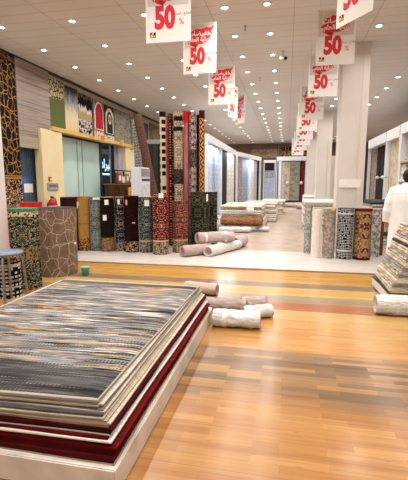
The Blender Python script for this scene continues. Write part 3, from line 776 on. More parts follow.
PILE_TOP = z
o = slab(1.60, 2.47, 0.014, 24, 40, 0.010, 50, 0.0015, skew=0.07).build('flat_rug', top_rug_mat())
tag(o, 'abstract grey, black and gold streaked rug spread on top of the foreground pile', 'rug', 'rugs in the foreground pile', (-2.53, 1.69, z), -0.012)

# folded-rug stacks --------------------------------------------------------
def folded(w, l, t, seed=0, lays=2):
    """a folded rug: rounded fold along its front (low y) edge"""
    m = MB(); rr = random.Random(seed); n = 8
    prof = []
    h = t / 2
    for k in range(n + 1):
        a = PI / 2 + PI * k / n
        prof.append((h + h * math.cos(a), h + h * math.sin(a)))
    prof.append((l, 0.0)); prof.append((l, t * 0.46)); prof.append((l * 0.97, t * 0.5)); prof.append((l, t * 0.54)); prof.append((l, t))
    nx = 8; P = []; UV = []
    for i in range(nx + 1):
        x = w * i / nx
        q = 0.006 * math.sin(x * 4 + seed)
        P.append([(x, y + q, z_) for y, z_ in prof]); 
        L = 0; row = []
        for k in range(len(prof)):
            if k: L += math.dist(prof[k], prof[k - 1])
            row.append((x, L))
        UV.append(row)
    P = [list(reversed(r)) for r in P]; UV = [list(reversed(r)) for r in UV]
    for r, u in zip(P, UV): r.append(r[0]); u.append((u[-1][0], u[-1][1] + l))
    m.gridpts(P, UV, False)
    m.face([p for p in P[0][:-1]]); m.face([p for p in reversed(P[nx][:-1])])
    return m
def sidemat(name, a, b, c):
    return streaks(name, [a, b, c], 'u', 70, 14)
FM = [sidemat('cream_folded_rug', (206, 192, 166), (228, 218, 198), (170, 152, 126)), sidemat('stone_folded_rug', (168, 158, 146), (196, 188, 176), (126, 116, 108)),
      sidemat('sand_folded_rug', (196, 178, 140), (214, 200, 166), (150, 130, 98)), sidemat('blue_grey_folded_rug', (120, 130, 140), (160, 166, 172), (90, 96, 104)),
      sidemat('charcoal_folded_rug', (44, 46, 46), (84, 88, 84), (28, 28, 30)), sidemat('ivory_folded_rug', (226, 218, 206), (238, 232, 222), (204, 194, 182)),
      sidemat('striped_folded_rug', (190, 178, 158), (92, 84, 76), (214, 204, 186))]
FN = ['cream', 'stone grey', 'sand', 'blue-grey', 'charcoal', 'ivory', 'striped']
# leaning pile on the right
pr = thing('display_plinth', 'low white plinth box under the leaning rug pile at the right edge', 'plinth', (2.25, 5.78, 0))
MB().box(-0.95, 0.92, -0.48, 0.5, 0.02, 0.135).build('box', M['white'], pr, bevel=0.006)
MB().box(-0.90, 0.90, -0.46, 0.48, 0, 0.02).build('dark_base', M['black'], pr)
seqr = [4, 2, 0, 6, 2, 0, 2, 6, 1, 0, 3, 2, 0, 6, 1, 0, 2, 4, 0, 1, 6, 0, 2, 1]
z = 0.135; NP = len(seqr)
for k, c in enumerate(seqr):
    th = 0.034 + R.uniform(-0.008, 0.008)
    # the folded side faces left: build with fold at low y then turn -90 degrees
    m = folded(0.96 + R.uniform(-0.04, 0.02), 1.55, th - 0.001, k)
    m.xform(Matrix.Rotation(-PI / 2, 4, 'Z'))
    o = m.build('folded_rug', FM[c])
    x0 = (1.32 if k else 1.28) + 0.30 * ((z - 0.135) / 0.8) + R.uniform(-0.012, 0.012)
    tag(o, '%s folded rug in the leaning pile at the right edge, %s' % (FN[c], ORD[NP - 1 - k]), 'folded rug', 'rugs in the right-hand pile', (x0, 6.24, z), R.uniform(-0.015, 0.015))
    z += th
# central stack in the aisle
def pile(x0, x1, y0, y1, zs, count, th, mats, where, group, base=True, plinth_label=None, back=None):
    z = 0.0
    if plinth_label:
        p = thing('display_plinth', plinth_label, 'plinth', ((x0 + x1) / 2, (y0 + y1) / 2, zs))
        MB().box(-(x1 - x0) / 2 - 0.04, (x1 - x0) / 2 + 0.04, -(y1 - y0) / 2 - 0.04, (y1 - y0) / 2, 0, 0.14).build('box', plain('grey_plinth_paint_%d' % len(bpy.data.materials), (170, 164, 158), 0.5, var=0.02), p, bevel=0.006)
        z = 0.14
    z += zs
    for k in range(count):
        c = mats[k % len(mats)]; t = th * R.uniform(0.85, 1.15)
        o = folded(x1 - x0 + R.uniform(-0.08, 0.02), y1 - y0 - 0.04, t - 0.001, k).build('folded_rug', FM[c])
        tag(o, '%s folded rug in the %s, %s' % (FN[c], where, ORD[count - 1 - k]), 'folded rug', group, (x0 + R.uniform(-0.02, 0.03), y0 + R.uniform(0, 0.05), z), R.uniform(-0.012, 0.012))
        z += t
    return z
zt = pile(-2.07, -0.72, 12.8, 15.0, 0.015, 9, 0.072, [5, 1, 0, 5, 1, 5], 'central aisle stack', 'rugs in the central stack', plinth_label='grey plinth under the stack of pale rugs in the central aisle')
pile(-1.75, -0.35, 15.6, 18.4, 0.015, 9, 0.082, [1, 5, 0, 5], 'stack behind the central one', 'rugs in the second aisle stack')
pile(-1.2, -0.1, 19.2, 21.5, 0.015, 8, 0.085, [5, 0, 1], 'farthest aisle stack', 'rugs in the farthest aisle stack')
pile(0.55, 1.75, 13.2, 14.8, 0.015, 11, 0.085, [5, 1, 5, 0], 'stack behind the near column', 'rugs in the stack behind the near column')
pile(0.75, 1.9, 18.3, 20.0, 0.015, 10, 0.09, [0, 5, 1, 5], 'stack behind the middle column', 'rugs in the stack behind the middle column')
pile(2.05, 3.15, 10.4, 11.9, 0.015, 14, 0.075, [5, 0, 1, 4, 5, 5, 0, 6, 1, 5], 'stack behind the person in white', 'rugs in the stack behind the person')
# paper sheet over the central stack
def sheet(x0, x1, y, ztop, down, back, m, name, label, cat):
    P = []; UV = []
    prof = [(y + back, ztop + 0.006), (y + 0.02, ztop + 0.008), (y - 0.012, ztop - 0.01), (y - 0.02, ztop - down * 0.5), (y - 0.03, ztop - down)]
    for i in range(7):
        x = x0 + (x1 - x0) * i / 6
        P.append([(x + 0.02 * k, yy, zz + 0.004 * math.sin(i * 2 + k)) for k, (yy, zz) in enumerate(prof)]); UV.append([(x, k * 0.1) for k in range(5)])
    mb = MB(); mb.gridpts(P, UV, True)
    o = mb.build(name, m); so = o.modifiers.new('thickness', 'SOLIDIFY'); so.thickness = 0.003
    return tag(o, label, cat)
sheet(-1.3, -1.06, 12.83, zt, 0.28, 0.5, M['tagw'], 'paper_sheet', 'white paper sheet hanging over the front of the central stack', 'paper')

# ------------------------------------------------------------------ lying rolls
def lying_roll(x, y, r, L, yaw, mat, endmat, label, z0=0.0, pitch=0.0, squash=0.9, lump=0.09, seed=0, group=None, tail=False):
    rr = random.Random(seed + 100); p = [rr.random() * 6 for _ in range(5)]
    m = MB(); n = 14
    path = [(0, -L / 2 + L * k / n, r * squash) for k in range(n + 1)]
    rad = [r * (1 + 0.03 * math.sin(k * 1.3 + p[0]) - (0.06 if k in (0, n) else 0)) for k in range(n + 1)]
    m.tube(path, rad, 28, False, lambda th, l: 1 + lump * (0.5 * math.sin(2 * th + p[1] + l * 3) + 0.35 * math.sin(3 * th + p[2] - 5 * l) + 0.25 * math.sin(7 * th + l * 14 + p[3])), squash)
    # ends folded in
    for s in (0, n):
        yy = path[s][1]; d = 0.035 if s == 0 else -0.035
        P = []; U = []
        for a in range(29):
            th = 2 * PI * a / 28
            P.append([(math.cos(th) * rad[s] * q, yy + e, r * squash + math.sin(th) * rad[s] * squash * q) for q, e in ((1.0, 0), (0.9, -d * 0.25), (0.82, d * 0.6), (0.0, d))])
            U.append([(a * 0.02, k * 0.03) for k in range(4)])
        m.gridpts(P, U, True, flip=(s == 0))
    o = m.build('wrapped_rug_roll', mat)
    tag(o, label, 'rolled rug', group, (x, y, z0), rot=(pitch, 0, yaw))
    for s in (-1, 1):
        e = spiral(r * 0.8, 0, 4, 0.62, -0.05, 18, 0.1)
        mt = Matrix.Translation((0, s * (L / 2 - 0.02), r * squash)) @ Matrix.Rotation(-s * PI / 2, 4, 'X') @ Matrix.Diagonal((1, squash if True else 1, 1, 1))
        e.xform(mt); e.build('rolled_end', endmat, o)
    if tail:
        for q in (-0.3, 0.25):
            tb = MB(); tb.tube([(0, q * L - 0.025, r * squash), (0, q * L + 0.025, r * squash)], r * 1.045, 28, False, None, squash); tb.build('tape_band', plain('clear_tape_%d' % seed, (226, 220, 212), 0.15), o)
    return o
# beside the foreground pile
g1 = 'wrapped rolls beside the foreground pile'
lying_roll(-0.49, 4.13, 0.105, 0.50, PI / 2 + 0.04, M['wrapw'], M['back_beige'], 'white plastic-wrapped rug roll nearest the camera, against the foreground plinth', seed=1, group=g1, tail=True)
lying_roll(-0.74, 4.58, 0.095, 0.62, PI / 2 + 0.02, M['wrapm'], M['back_pink'], 'mauve-grey rug roll lying behind the front white wrapped roll', z0=0.0, seed=2, group=g1)
lying_roll(-0.29, 4.47, 0.085, 0.34, PI / 2 + 0.45, M['wrapw'], M['back_beige'], 'small white wrapped rug roll end sticking out right of the pile', z0=0.0, seed=3, group=g1)
lying_roll(-0.36, 4.86, 0.075, 0.3, PI / 2 + 0.2, M['wrapp'], M['back_pink'], 'short pinkish wrapped rug roll behind the mauve one', seed=4, group=g1)
lying_roll(-1.13, 5.3, 0.095, 0.46, PI / 2 - 0.1, plain('rose_brown_rug', (186, 164, 152), 0.9), M['back_pink'], 'rose-brown rug roll peeping out behind the far corner of the foreground pile', seed=5, group=g1)
# on the pale strip
g2 = 'wrapped rolls on the pale floor strip'
lying_roll(-1.83, 8.12, 0.13, 0.7, -0.8, M['wrapp'], M['back_pink'], 'lower left pinkish wrapped rug roll on the pale floor, before the red rolls', z0=0.02, seed=6, group=g2)
lying_roll(-1.32, 8.55, 0.12, 1.2, -0.42, M['wrapw'], M['back_pink'], 'lower right white wrapped rug roll on the pale floor, pink end towards the camera', z0=0.02, seed=7, group=g2)
lying_roll(-1.50, 8.52, 0.135, 0.85, -0.98, M['wrapp'], M['back_pink'], 'pinkish wrapped rug roll lying across the top of two others', z0=0.235, seed=8, group=g2, tail=True)
lying_roll(-1.08, 9.42, 0.14, 0.5, -0.3, M['wrapp'], M['back_pink'], 'rumpled wrapped rug roll farthest back in the heap on the pale floor', z0=0.02, seed=9, group=g2)
# before the central stack
lying_roll(-1.52, 12.1, 0.10, 0.95, PI / 2 + 0.1, M['wrapw'], M['back_beige'], 'white wrapped rug roll on the tiles before the central stack, left', z0=0.015, seed=10)
lying_roll(-0.92, 12.5, 0.09, 0.8, PI / 2 + 0.1, M['wrapw'], M['back_beige'], 'white wrapped rug roll on the tiles before the central stack, right', z0=0.015, seed=11)
br = floral('red_gold_rolled_rug', [(140, 96, 60), (116, 52, 40), (160, 120, 76)], [(76, 30, 28), (190, 150, 98)], 30, 0.3)
lying_roll(-1.36, 12.48, 0.15, 1.3, PI / 2, br, M['back_red'], 'red and gold patterned rug roll lying against the front of the central stack', z0=0.2, seed=12)
rp = thing('shelf_rest', 'low grey rest under the red and gold roll at the central stack', 'stand', (-1.36, 12.46, 0.015))
MB().box(-0.72, 0.72, -0.12, 0.14, 0.0, 0.03).build('base_board', M['back_grey'], rp); 
for sx in (-0.5, 0.5): MB().box(sx - 0.04, sx + 0.04, -0.1, 0.12, 0.03, 0.185).build('upright', M['back_grey'], rp)
# far floor
lying_roll(0.2, 25.2, 0.16, 1.3, PI / 2, M['wrapp'], M['back_pink'], 'pinkish wrapped rug roll on the far floor, left of the far rack', z0=0.015, seed=13)
lying_roll(1.0, 23.6, 0.15, 0.9, PI / 2 + 0.3, M['wrapp'], M['back_pink'], 'pinkish wrapped rug roll on the far floor at the foot of the far column', z0=0.015, seed=14)
# right edge
lying_roll(1.85, 4.93, 0.125, 1.55, PI / 2 + 0.02, M['wrapw'], M['back_beige'], 'white plastic-wrapped rug roll on the floor before the right-hand pile', seed=15, squash=0.92, tail=True)

# ------------------------------------------------------------------ hung rugs on the left wall
def hang(w, h, t, seed=0, wave=0.01, nx=10, nz=12):
    """hanging rug, width along x, front towards -y, top at z=0"""
    rr = random.Random(seed); p = rr.random() * 6
    F = []; B = []; UV = []
    for i in range(nx + 1):
        x = w * i / nx; f = []; b = []; u = []
        for k in range(nz + 1):
            z_ = -h * k / nz
            y = -wave * (1 + math.sin(x / max(w, .3) * 7 + p) * (0.3 + 0.7 * k / nz)) * 0.5
            f.append((x, y - t, z_)); b.append((x, y, z_)); u.append((x, h + z_))
        F.append(f); B.append(b); UV.append(u)
    m = MB(); m.gridpts(F, UV, True, flip=True); m.gridpts(B, UV, True)
    for i in range(nx):
        for k in (0, nz):
            q = [F[i][k], F[i + 1][k], B[i + 1][k], B[i][k]]
            m.face(q if k else list(reversed(q)))
    for k in range(nz):
        m.face([F[0][k + 1], F[0][k], B[0][k], B[0][k + 1]]); m.face([F[nx][k], F[nx][k + 1], B[nx][k + 1], B[nx][k]])
    return m
def wall_rug(y0, y1, ztop, zbot, mat, label, t=0.015, wave=0.012, x=-6.185, name='wall_rug', group='rugs hung along the left wall'):
    # on the left wall, facing +x
    o = hang(y1 - y0, ztop - zbot, t, int(y0 * 10), wave).build(name, mat)
    tag(o, label, 'hanging rug', group, (x, y0, ztop), PI / 2)
    return o
hm = {}
hm['gold'] = lattice('black_gold_trellis_rug', (32, 26, 24), (176, 132, 76), 6.0, 0.038, 0.6, bands=[(0.62, 0.70, (170, 126, 70)), (0.66, 0.675, (40, 26, 20)), (0.0, 0.6, ((34, 26, 22), (196, 168, 128), (120, 70, 50), (36, 28, 24)))], mott=0.2, warp=0.12)
hm['shade'] = streaks('grey_wood_stripe_rug', [(112, 100, 96), (146, 132, 124), (168, 154, 144), (128, 114, 108)], 'u', 26, 0.5, contrast=1.2)
wall_rug(7.75, 8.42, 4.2, 1.0, hm['gold'], 'black carpet with gold trellis lines hanging at the far left', 0.02, x=-6.11)
# little gold edge and top panel above it
wall_rug(7.75, 8.30, 4.36, 4.06, lattice('brown_leaf_rug', (92, 66, 48), (150, 116, 80), 12, 0.08, 1), 'narrow brown leaf-patterned strip above the gold trellis carpet', 0.02, 0.004, x=-6.16)
o = wall_rug(8.44, 9.74, 4.34, 2.38, hm['shade'], 'wide grey rug with wood-like horizontal streaks hanging above the small window', 0.03, 0.02, x=-6.12)
MB().box(-0.02, 1.30, -0.05, 0.01, -1.98, -1.72).build('folded_hem', streaks('grey_hem', [(150, 140, 124), (172, 160, 142)], 'u', 20, 1), o)
def green_leaf():
    t = NT('green_cream_leaf_rug'); s = t.sep(t.uv())
    lf = t.voro(t.comb(s[0], t.math('MULTIPLY', s[1], 0.8)), 9, 'DISTANCE_TO_EDGE')[0]
    c1 = t.mix(t.math('LESS_THAN', lf, 0.12), lin((206, 192, 150)), lin((40, 44, 34)))
    e = t.math('ADD', s[1], t.math('MULTIPLY', t.noise(t.uv(), 14, 2)[0], 0.35))
    col = t.mix(t.math('GREATER_THAN', e, 0.98), lin((98, 106, 62)), c1)
    return pile_finish(t, col)
def watercol():
    t = NT('blue_cream_watercolour_rug'); s = t.sep(t.uv()); n = t.noise(t.comb(t.math('MULTIPLY', s[0], 3), t.math('MULTIPLY', s[1], 1.2)), 3, 5, 0.65)[0]
    f = t.math('ADD', t.math('MULTIPLY', s[1], 0.55), t.math('MULTIPLY', n, 0.7))
    return pile_finish(t, t.ramp(f, [(0.35, lin((214, 192, 148))), (0.62, lin((216, 202, 170))), (0.8, lin((150, 150, 150))), (0.95, lin((86, 92, 102))), (1.0, lin((64, 60, 62)))]))
def mosaic():
    t = NT('black_white_beige_mosaic_rug'); s = t.sep(t.uv())
    v = t.voro(t.uv(), 20); a = t.ramp(t.sep(v[1])[0], pal_stops([(24, 22, 24), (206, 202, 198), (60, 58, 62), (180, 174, 168)]), 'CONSTANT')
    n = t.noise(t.comb(t.math('MULTIPLY', s[0], 8), s[1]), 2, 2)[0]
    f = t.math('ADD', s[1], t.math('MULTIPLY', t.math('SUBTRACT', n, 0.5), 0.5))
    b = t.ramp(t.math('DIVIDE', f, 1.4), [(0, lin((176, 150, 110))), (0.42, lin((176, 150, 110))), (0.5, lin((216, 206, 190))), (0.6, lin((26, 22, 22))), (0.78, lin((120, 100, 84))), (0.84, lin((20, 18, 18)))], 'CONSTANT')
    return pile_finish(t, t.mix(t.math('LESS_THAN', s[1], 0.45), b, a))
wall_rug(9.80, 10.60, 4.28, 2.985, green_leaf(), 'olive green hung rug with cream leaf pattern across its top', wave=0.02)
wall_rug(10.62, 11.36, 4.24, 2.985, watercol(), 'cream hung rug with blue-grey watercolour top, right of the green one', wave=0.02)
wall_rug(11.38, 12.22, 4.2, 2.985, mosaic(), 'hung rug in black, white and beige blocks left of the red prayer rug')
o = wall_rug(12.26, 13.02, 4.18, 2.9, floral('rose_border_rug', [(150, 110, 104), (170, 130, 120), (60, 44, 44)], [(206, 190, 178), (96, 30, 34)], 22, 0.3, bands=[(0, 0.3, ((216, 200, 190), (150, 40, 44), (226, 214, 204)))]), 'hung prayer rug with bright red arch', x=-6.15)
def arch(w, z0, z1, zs, n=10):
    pts = [(-w / 2, z0), (w / 2, z0), (w / 2, zs)]
    for k in range(1, n):
        a = k / n; pts.append((w / 2 * (1 - a) ** 0.8, zs + (z1 - zs) * math.sin(a * PI / 2) ** 1.2))
    pts.append((0, z1))
    for k in range(n - 1, 0, -1):
        a = k / n; pts.append((-w / 2 * (1 - a) ** 0.8, zs + (z1 - zs) * math.sin(a * PI / 2) ** 1.2))
    pts.append((-w / 2, zs)); return pts
MB().prism([(x + 0.38, z_) for x, z_ in arch(0.60, -0.92, -0.05, -0.3)], -0.034, -0.012).build('white_arch_border', M['poster'], o, 'white outline of the arch')
MB().prism([(x + 0.38, z_) for x, z_ in arch(0.54, -0.90, -0.09, -0.31)], -0.038, -0.03).build('red_arch', plain('red_pile', (164, 20, 32), 0.95, var=0.1), o, 'bright red arch field')
o = wall_rug(13.06, 13.82, 4.16, 2.9, floral('black_ivory_border_rug', [(28, 26, 26), (34, 32, 32), (52, 50, 50)], [(120, 112, 100), (60, 58, 56)], 24, 0.3, bands=[(0, 0.26, ((206, 198, 186), (40, 36, 36), (226, 220, 210)))]), 'hung black prayer rug with ivory arch and medallion', x=-6.15)
MB().prism([(x + 0.38, z_) for x, z_ in arch(0.62, -0.95, -0.08, -0.3)], -0.034, -0.012).build('ivory_arch_border', plain('ivory_pile', (196, 184, 158), 0.95), o, 'ivory arch band')
MB().prism([(x + 0.38, z_) for x, z_ in arch(0.46, -0.93, -0.2, -0.38)], -0.038, -0.03).build('black_arch', plain('black_pile', (26, 24, 26), 0.95), o, 'black arch field')
MB().prism([(0.38 + 0.12 * math.cos(a * PI / 8), -0.46 + 0.17 * math.sin(a * PI / 8)) for a in range(16)], -0.042, -0.034).build('ivory_medallion', plain('ivory_medallion_pile', (204, 188, 156), 0.95), o, 'ivory medallion')
MB().prism([(0.38 + 0.06 * math.cos(a * PI / 8), -0.45 + 0.09 * math.sin(a * PI / 8)) for a in range(16)], -0.046, -0.04).build('black_medallion', plain('black_medallion_pile', (24, 22, 24), 0.95), o, 'black centre of the medallion')
wall_rug(13.95, 15.45, 4.18, 2.985, streaks('grey_taupe_mottled_rug', [(66, 60, 54), (104, 96, 86), (150, 140, 124), (84, 78, 70)], 'u', 12, 6), 'wide mottled grey-taupe hung rug at the far end of the wall row', wave=0.02)
wall_rug(15.55, 16.3, 4.16, 1.4, diamonds('grey_white_trellis_rug', [(96, 92, 90), (180, 174, 168), (70, 66, 66)], 0.12, 0.15), 'long grey and white trellis rug hanging right of the mottled one')
wall_rug(16.35, 17.6, 4.1, 0.9, plain('dark_brown_hung_rug', (58, 46, 40), 0.95, var=0.2, vs=6), 'long dark brown rug hanging in the shadowed corner of the wall')
wall_rug(17.75, 23.5, 4.2, 2.6, streaks('brown_wall_panel', [(104, 84, 64), (128, 104, 80), (92, 74, 58)], 'u', 6, 2), 'plain brown wall panel high in the far left corner beyond the leaning roll')  # brown panel of the far wall, put in as a hung sheet
# tassels of gold along rail brackets
for y in (12.5, 14.0, 15.2):
    t_ = MB().box(-0.02, 0.12, -0.06, 0.06, -0.11, 0.12)
    tag(t_.build('gilded_bracket', M['gold'], bevel=0.012), 'gilded wooden bracket on the rail, %s from the camera' % NTH[int((y - 12.5) / 1.3)], 'bracket', 'gilded rail brackets', (-5.98, y, 2.93))

# ------------------------------------------------------------------ wall details on the left
fa = thing('fire_alarm', 'small red fire alarm call point on the cream pillar', 'alarm', (-6.0, 9.42, 1.625), PI / 2)
MB().box(-0.055, 0.055, -0.03, 0, -0.055, 0.055).build('housing', M['red'], fa, bevel=0.006)
MB().box(-0.03, 0.03, -0.034, -0.03, -0.03, 0.02).build('white_plate', M['tagw'], fa)
ip = thing('control_panel', 'grey wall panel below the red fire alarm', 'panel', (-6.0, 9.52, 1.43), PI / 2)
MB().box(-0.24, 0.24, -0.04, 0, -0.09, 0.09).build('housing', plain('grey_panel', (158, 152, 146), 0.5), ip, bevel=0.006)
MB().box(-0.2, 0.2, -0.044, -0.04, 0.0, 0.05).build('display_strip', plain('dark_display', (110, 106, 102), 0.3), ip)
fe = thing('fire_extinguisher', 'red fire extinguisher hanging on the cream pillar behind the taupe roll', 'fire extinguisher', (-5.88, 9.3, 0.62))
MB().lathe([(0.0, 0), (0.09, 0.0), (0.1, 0.02), (0.1, 0.40), (0.08, 0.47), (0.035, 0.51), (0.03, 0.53)], 20).build('cylinder', M['red'], fe)
MB().lathe([(0.1015, 0.2), (0.1015, 0.33)], 20).build('label_band', M['tagw'], fe)
MB().box(-0.02, 0.02, -0.06, 0.05, 0.53, 0.57).build('handle', M['black'], fe, bevel=0.005)
MB().tube([(0, 0.05, 0.54), (0.02, 0.12, 0.5), (0.05, 0.125, 0.35), (0.06, 0.115, 0.2)], 0.012, 8).build('hose', M['black'], fe)
MB().box(-0.12, -0.1, -0.05, 0.05, 0.1, 0.4).build('wall_bracket', M['dark'], fe)
ps = MB().box(-0.17, 0.17, -0.003, 0.003, -0.1, 0.12)
tag(ps.build('paper_notice', M['tagw']), 'white paper notice taped to the small window', 'notice', None, (-6.30, 8.96, 1.39), PI / 2)
# street outside: lit shop lettering and blue glow
lm_w = plain('lit_white_letters', (255, 255, 255), 0.5, var=0, em=(225, 240, 255), es=5.0)
so = link('shop_sign', None); tag(so, 'white lit Arabic shop lettering seen through the clear window', 'sign', None, (-8.9, 19.0, 2.42), PI / 2)
q = link('lettering', text_mesh('\ufea9\ufe8d\ufeae\ufe92\ufedf\ufe8d', 0.62, lm_w, 0.012), so); q.rotation_euler = (PI / 2, 0, 0)
MB().box(-1.2, 0.9, 0.0, 0.06, -0.8, 0.75).build('sign_board', plain('navy_board', (30, 56, 84), 0.5), so)
MB().box(-0.8, 0.7, -0.02, 0.0, -0.52, -0.44).build('lit_line', lm_w, so)
bg = thing('street_sign', 'blue lit sign glowing beyond the small window', 'sign', (-8.95, 12.4, 1.5), PI / 2)
MB().box(-0.35, 0.3, -0.04, 0.0, -0.35, 0.2).build('lit_face', plain('lit_blue_face', (40, 120, 230), 0.4, var=0.2, vs=4, em=(50, 130, 255), es=2.2), bg)
MB().lathe([(0, -0.02), (0.09, -0.02), (0.09, 0)], 12, (-0.1, -0.05, 0.12)).build('lit_lamp', lm_w, bg)
MB().tube([(0, 0.03, -2.5), (0, 0.03, 0.25)], 0.04, 8).build('post', M['dark'], bg)

# counter and objects near the clear window
ct = thing('counter_cabinet', 'dark wooden cabinet standing before the lit shop lettering', 'cabinet', (-5.62, 13.35, 0.015), 0)
wd = streaks('dark_brown_wood', [(48, 30, 20), (70, 46, 30), (92, 62, 40)], 'v', 20, 2)
MB().box(-0.35, 0.35, -0.8, 0.8, 0, 1.44).build('carcass', wd, ct, bevel=0.008)
MB().box(-0.38, 0.38, -0.83, 0.83, 1.44, 1.48).build('top_board', plain('tan_wood', (132, 92, 58), 0.5), ct, bevel=0.004)
for y in (-0.4, 0.4):
    d = MB().box(0.35, 0.37, y - 0.37, y + 0.37, 0.05, 1.4).build('door', wd, ct); MB().box(0.37, 0.39, y - 0.02, y + 0.02, 0.7, 0.8).build('handle', M['metal'], d)
rk = thing('goods_stand', 'black open display frame with small goods on the wooden cabinet', 'display stand', (-5.6, 13.3, 1.495))
f = MB()
for y in (-0.75, 0.0, 0.72):
    f.box(-0.02, 0.02, y - 0.02, y + 0.02, 0, 0.45)
f.box(-0.02, 0.02, -0.75, 0.74, 0.42, 0.46)
f.box(-0.1, 0.1, -0.77, 0.74, 0, 0.02); f.build('frame', M['black'], rk)
for lb, y, s_, m_ in (('red carton in the black frame on the cabinet', -0.45, (0.06, 0.16, 0.34), plain('red_carton', (150, 70, 58), 0.6)), ('white carton low on the cabinet', -0.12, (0.07, 0.08, 0.22), M['tagw']),
                      ('yellow and brown carton on the cabinet', 0.22, (0.06, 0.13, 0.32), plain('ochre_carton', (170, 132, 66), 0.6)), ('grey carton at the right of the black frame on the cabinet', 0.52, (0.06, 0.12, 0.2), M['metal'])):
    bx = MB().box(-s_[0], s_[0], -s_[1], s_[1], 0, s_[2]).build('carton', m_, bevel=0.01)
    tag(bx, lb, 'box', 'cartons on the cabinet', (-5.6, 13.3 + y, 1.516)); 
    MB().box(s_[0], s_[0] + 0.003, -s_[1] * 0.6, s_[1] * 0.6, s_[2] * 0.25, s_[2] * 0.75).build('carton_label', M['poster'], bx)
yb = thing('yellow_basket', 'yellow basket at the right end before the dark cabinet', 'basket', (-5.0, 12.75, 0.015))
MB().box(-0.15, 0.15, -0.2, 0.2, 1.1, 1.36).build('basket', plain('yellow_plastic', (224, 164, 52), 0.5, var=0.25, vs=14), yb, bevel=0.02)
MB().box(-0.13, 0.13, -0.17, 0.17, 0, 1.1).build('pedestal', wd, yb)

# standing air conditioner
ac = thing('air_conditioner', 'white floor-standing air conditioner behind the teal and maroon rolls', 'air conditioner', (-3.86, 10.33, 0.015), PI / 2)
MB().box(-0.36, 0.36, -0.14, 0.14, 0, 1.92).build('body', plain('appliance_white', (224, 226, 232), 0.35, var=0.01), ac, bevel=0.02)
MB().box(-0.32, 0.32, -0.146, -0.14, 1.68, 1.88).build('air_outlet', plain('grey_outlet', (120, 122, 126), 0.4), ac)
lv = MB()
for k in range(5): lv.box(-0.31, 0.31, -0.16, -0.146, 1.70 + 0.036 * k, 1.708 + 0.036 * k)
lv.build('louvres', M['white'], ac)
MB().box(-0.3, 0.3, -0.148, -0.14, 1.56, 1.62).build('display_panel', M['dark'], ac)
MB().box(-0.31, 0.31, -0.146, -0.14, 0.1, 1.48).build('intake_panel', plain('pale_panel', (206, 208, 212), 0.4), ac)

# charcoal rugs hanging on a grey rail in the corner
hr = thing('hanging_rail', 'grey metal rail with dark hanging rugs in the far left corner', 'rail', (-4.3, 14.2, 0.015))
for sx in (-0.75, 0.75): MB().tube([(sx, 0, 0), (sx, 0, 3.0)], 0.03, 8).build('post', M['metal'], hr)
MB().box(-0.8, 0.8, -0.05, 0.05, 2.9, 3.05).build('rail_beam', plain('grey_rail', (150, 146, 140), 0.5), hr)
for k in range(7):
    mt = plain('corner_rug_%d' % k, [(40, 38, 36), (56, 52, 48), (30, 28, 28), (120, 114, 106), (44, 42, 40), (34, 32, 32), (70, 66, 60)][k], 0.95, var=0.15)
    o = hang(0.20, 2.5, 0.02, k, 0.03).build('hanging_rug', mt)
    tag(o, '%s from the left of the dark rugs on the grey corner rail' % NTH[k], 'hanging rug', 'dark rugs on the corner rail', (-5.0 + 0.205 * k, 14.13 + 0.02 * (k % 2), 2.915), 0.25)

# ------------------------------------------------------------------ display racks
WP = plain('rack_white', (228, 228, 232), 0.4, var=0.01)
def rack(name_label, p0, p1, zt, zb, nposts, depth=0.5, side=1, cat='display rack'):
    """swing-panel rack from p0 to p1 (floor points); front faces `side` normal"""
    d = Vector((p1[0] - p0[0], p1[1] - p0[1], 0)); L = d.length; ang = math.atan2(d.y, d.x)
    r = thing('rug_display_rack', name_label, cat, (p0[0], p0[1], 0.015), ang)
    y0, y1 = (0.0, depth * side) if side > 0 else (depth * side, 0.0)
    MB().box(0, L, y0, y1, zb, zt - 0.015).build('header_beam', WP, r, bevel=0.006)
    for k in range(nposts):
        x = L * k / (nposts - 1)
        a, b = max(0, x - 0.05), min(L, x + 0.05)
        MB().box(a, b, 0.02, 0.14, 0, zb).build('post', WP, r)
    MB().box(0.07, L - 0.07, y0 + 0.05, y1 - 0.05, 0, 0.1).build('base_rail', WP, r)
    bx = MB().box(0.0, L, (y1 - 0.03) if side > 0 else y0, y1 if side > 0 else y0 + 0.03, 0.1, zb).build('back_panel', plain('rack_back', (118, 116, 118), 0.7), r)
    return r, ang, L
def rack_rugs(p0, p1, side, specs, ztop, h, where, group, turn=0.35, wscale=1.0, dep=0.27):
    d = Vector((p1[0] - p0[0], p1[1] - p0[1], 0)); L = d.length; d.normalize(); ang = math.atan2(d.y, d.x)
    nn = Vector((-d.y, d.x, 0)) * side
    for k, (s, wid, m, nm) in enumerate(specs):
        p = Vector((p0[0], p0[1], 0)) + d * (s * L) + nn * dep
        o = hang(wid * wscale, h, 0.015, k + int(p0[1]), 0.012, 6, 8).build('hanging_rug', m)
        tag(o, '%s %s' % (nm, where), 'hanging rug', group, (p.x, p.y, ztop), ang + (0 if side > 0 else 0) + turn)
def pale(name, a, b, c, sc=6): return marble(name, a, b, c)
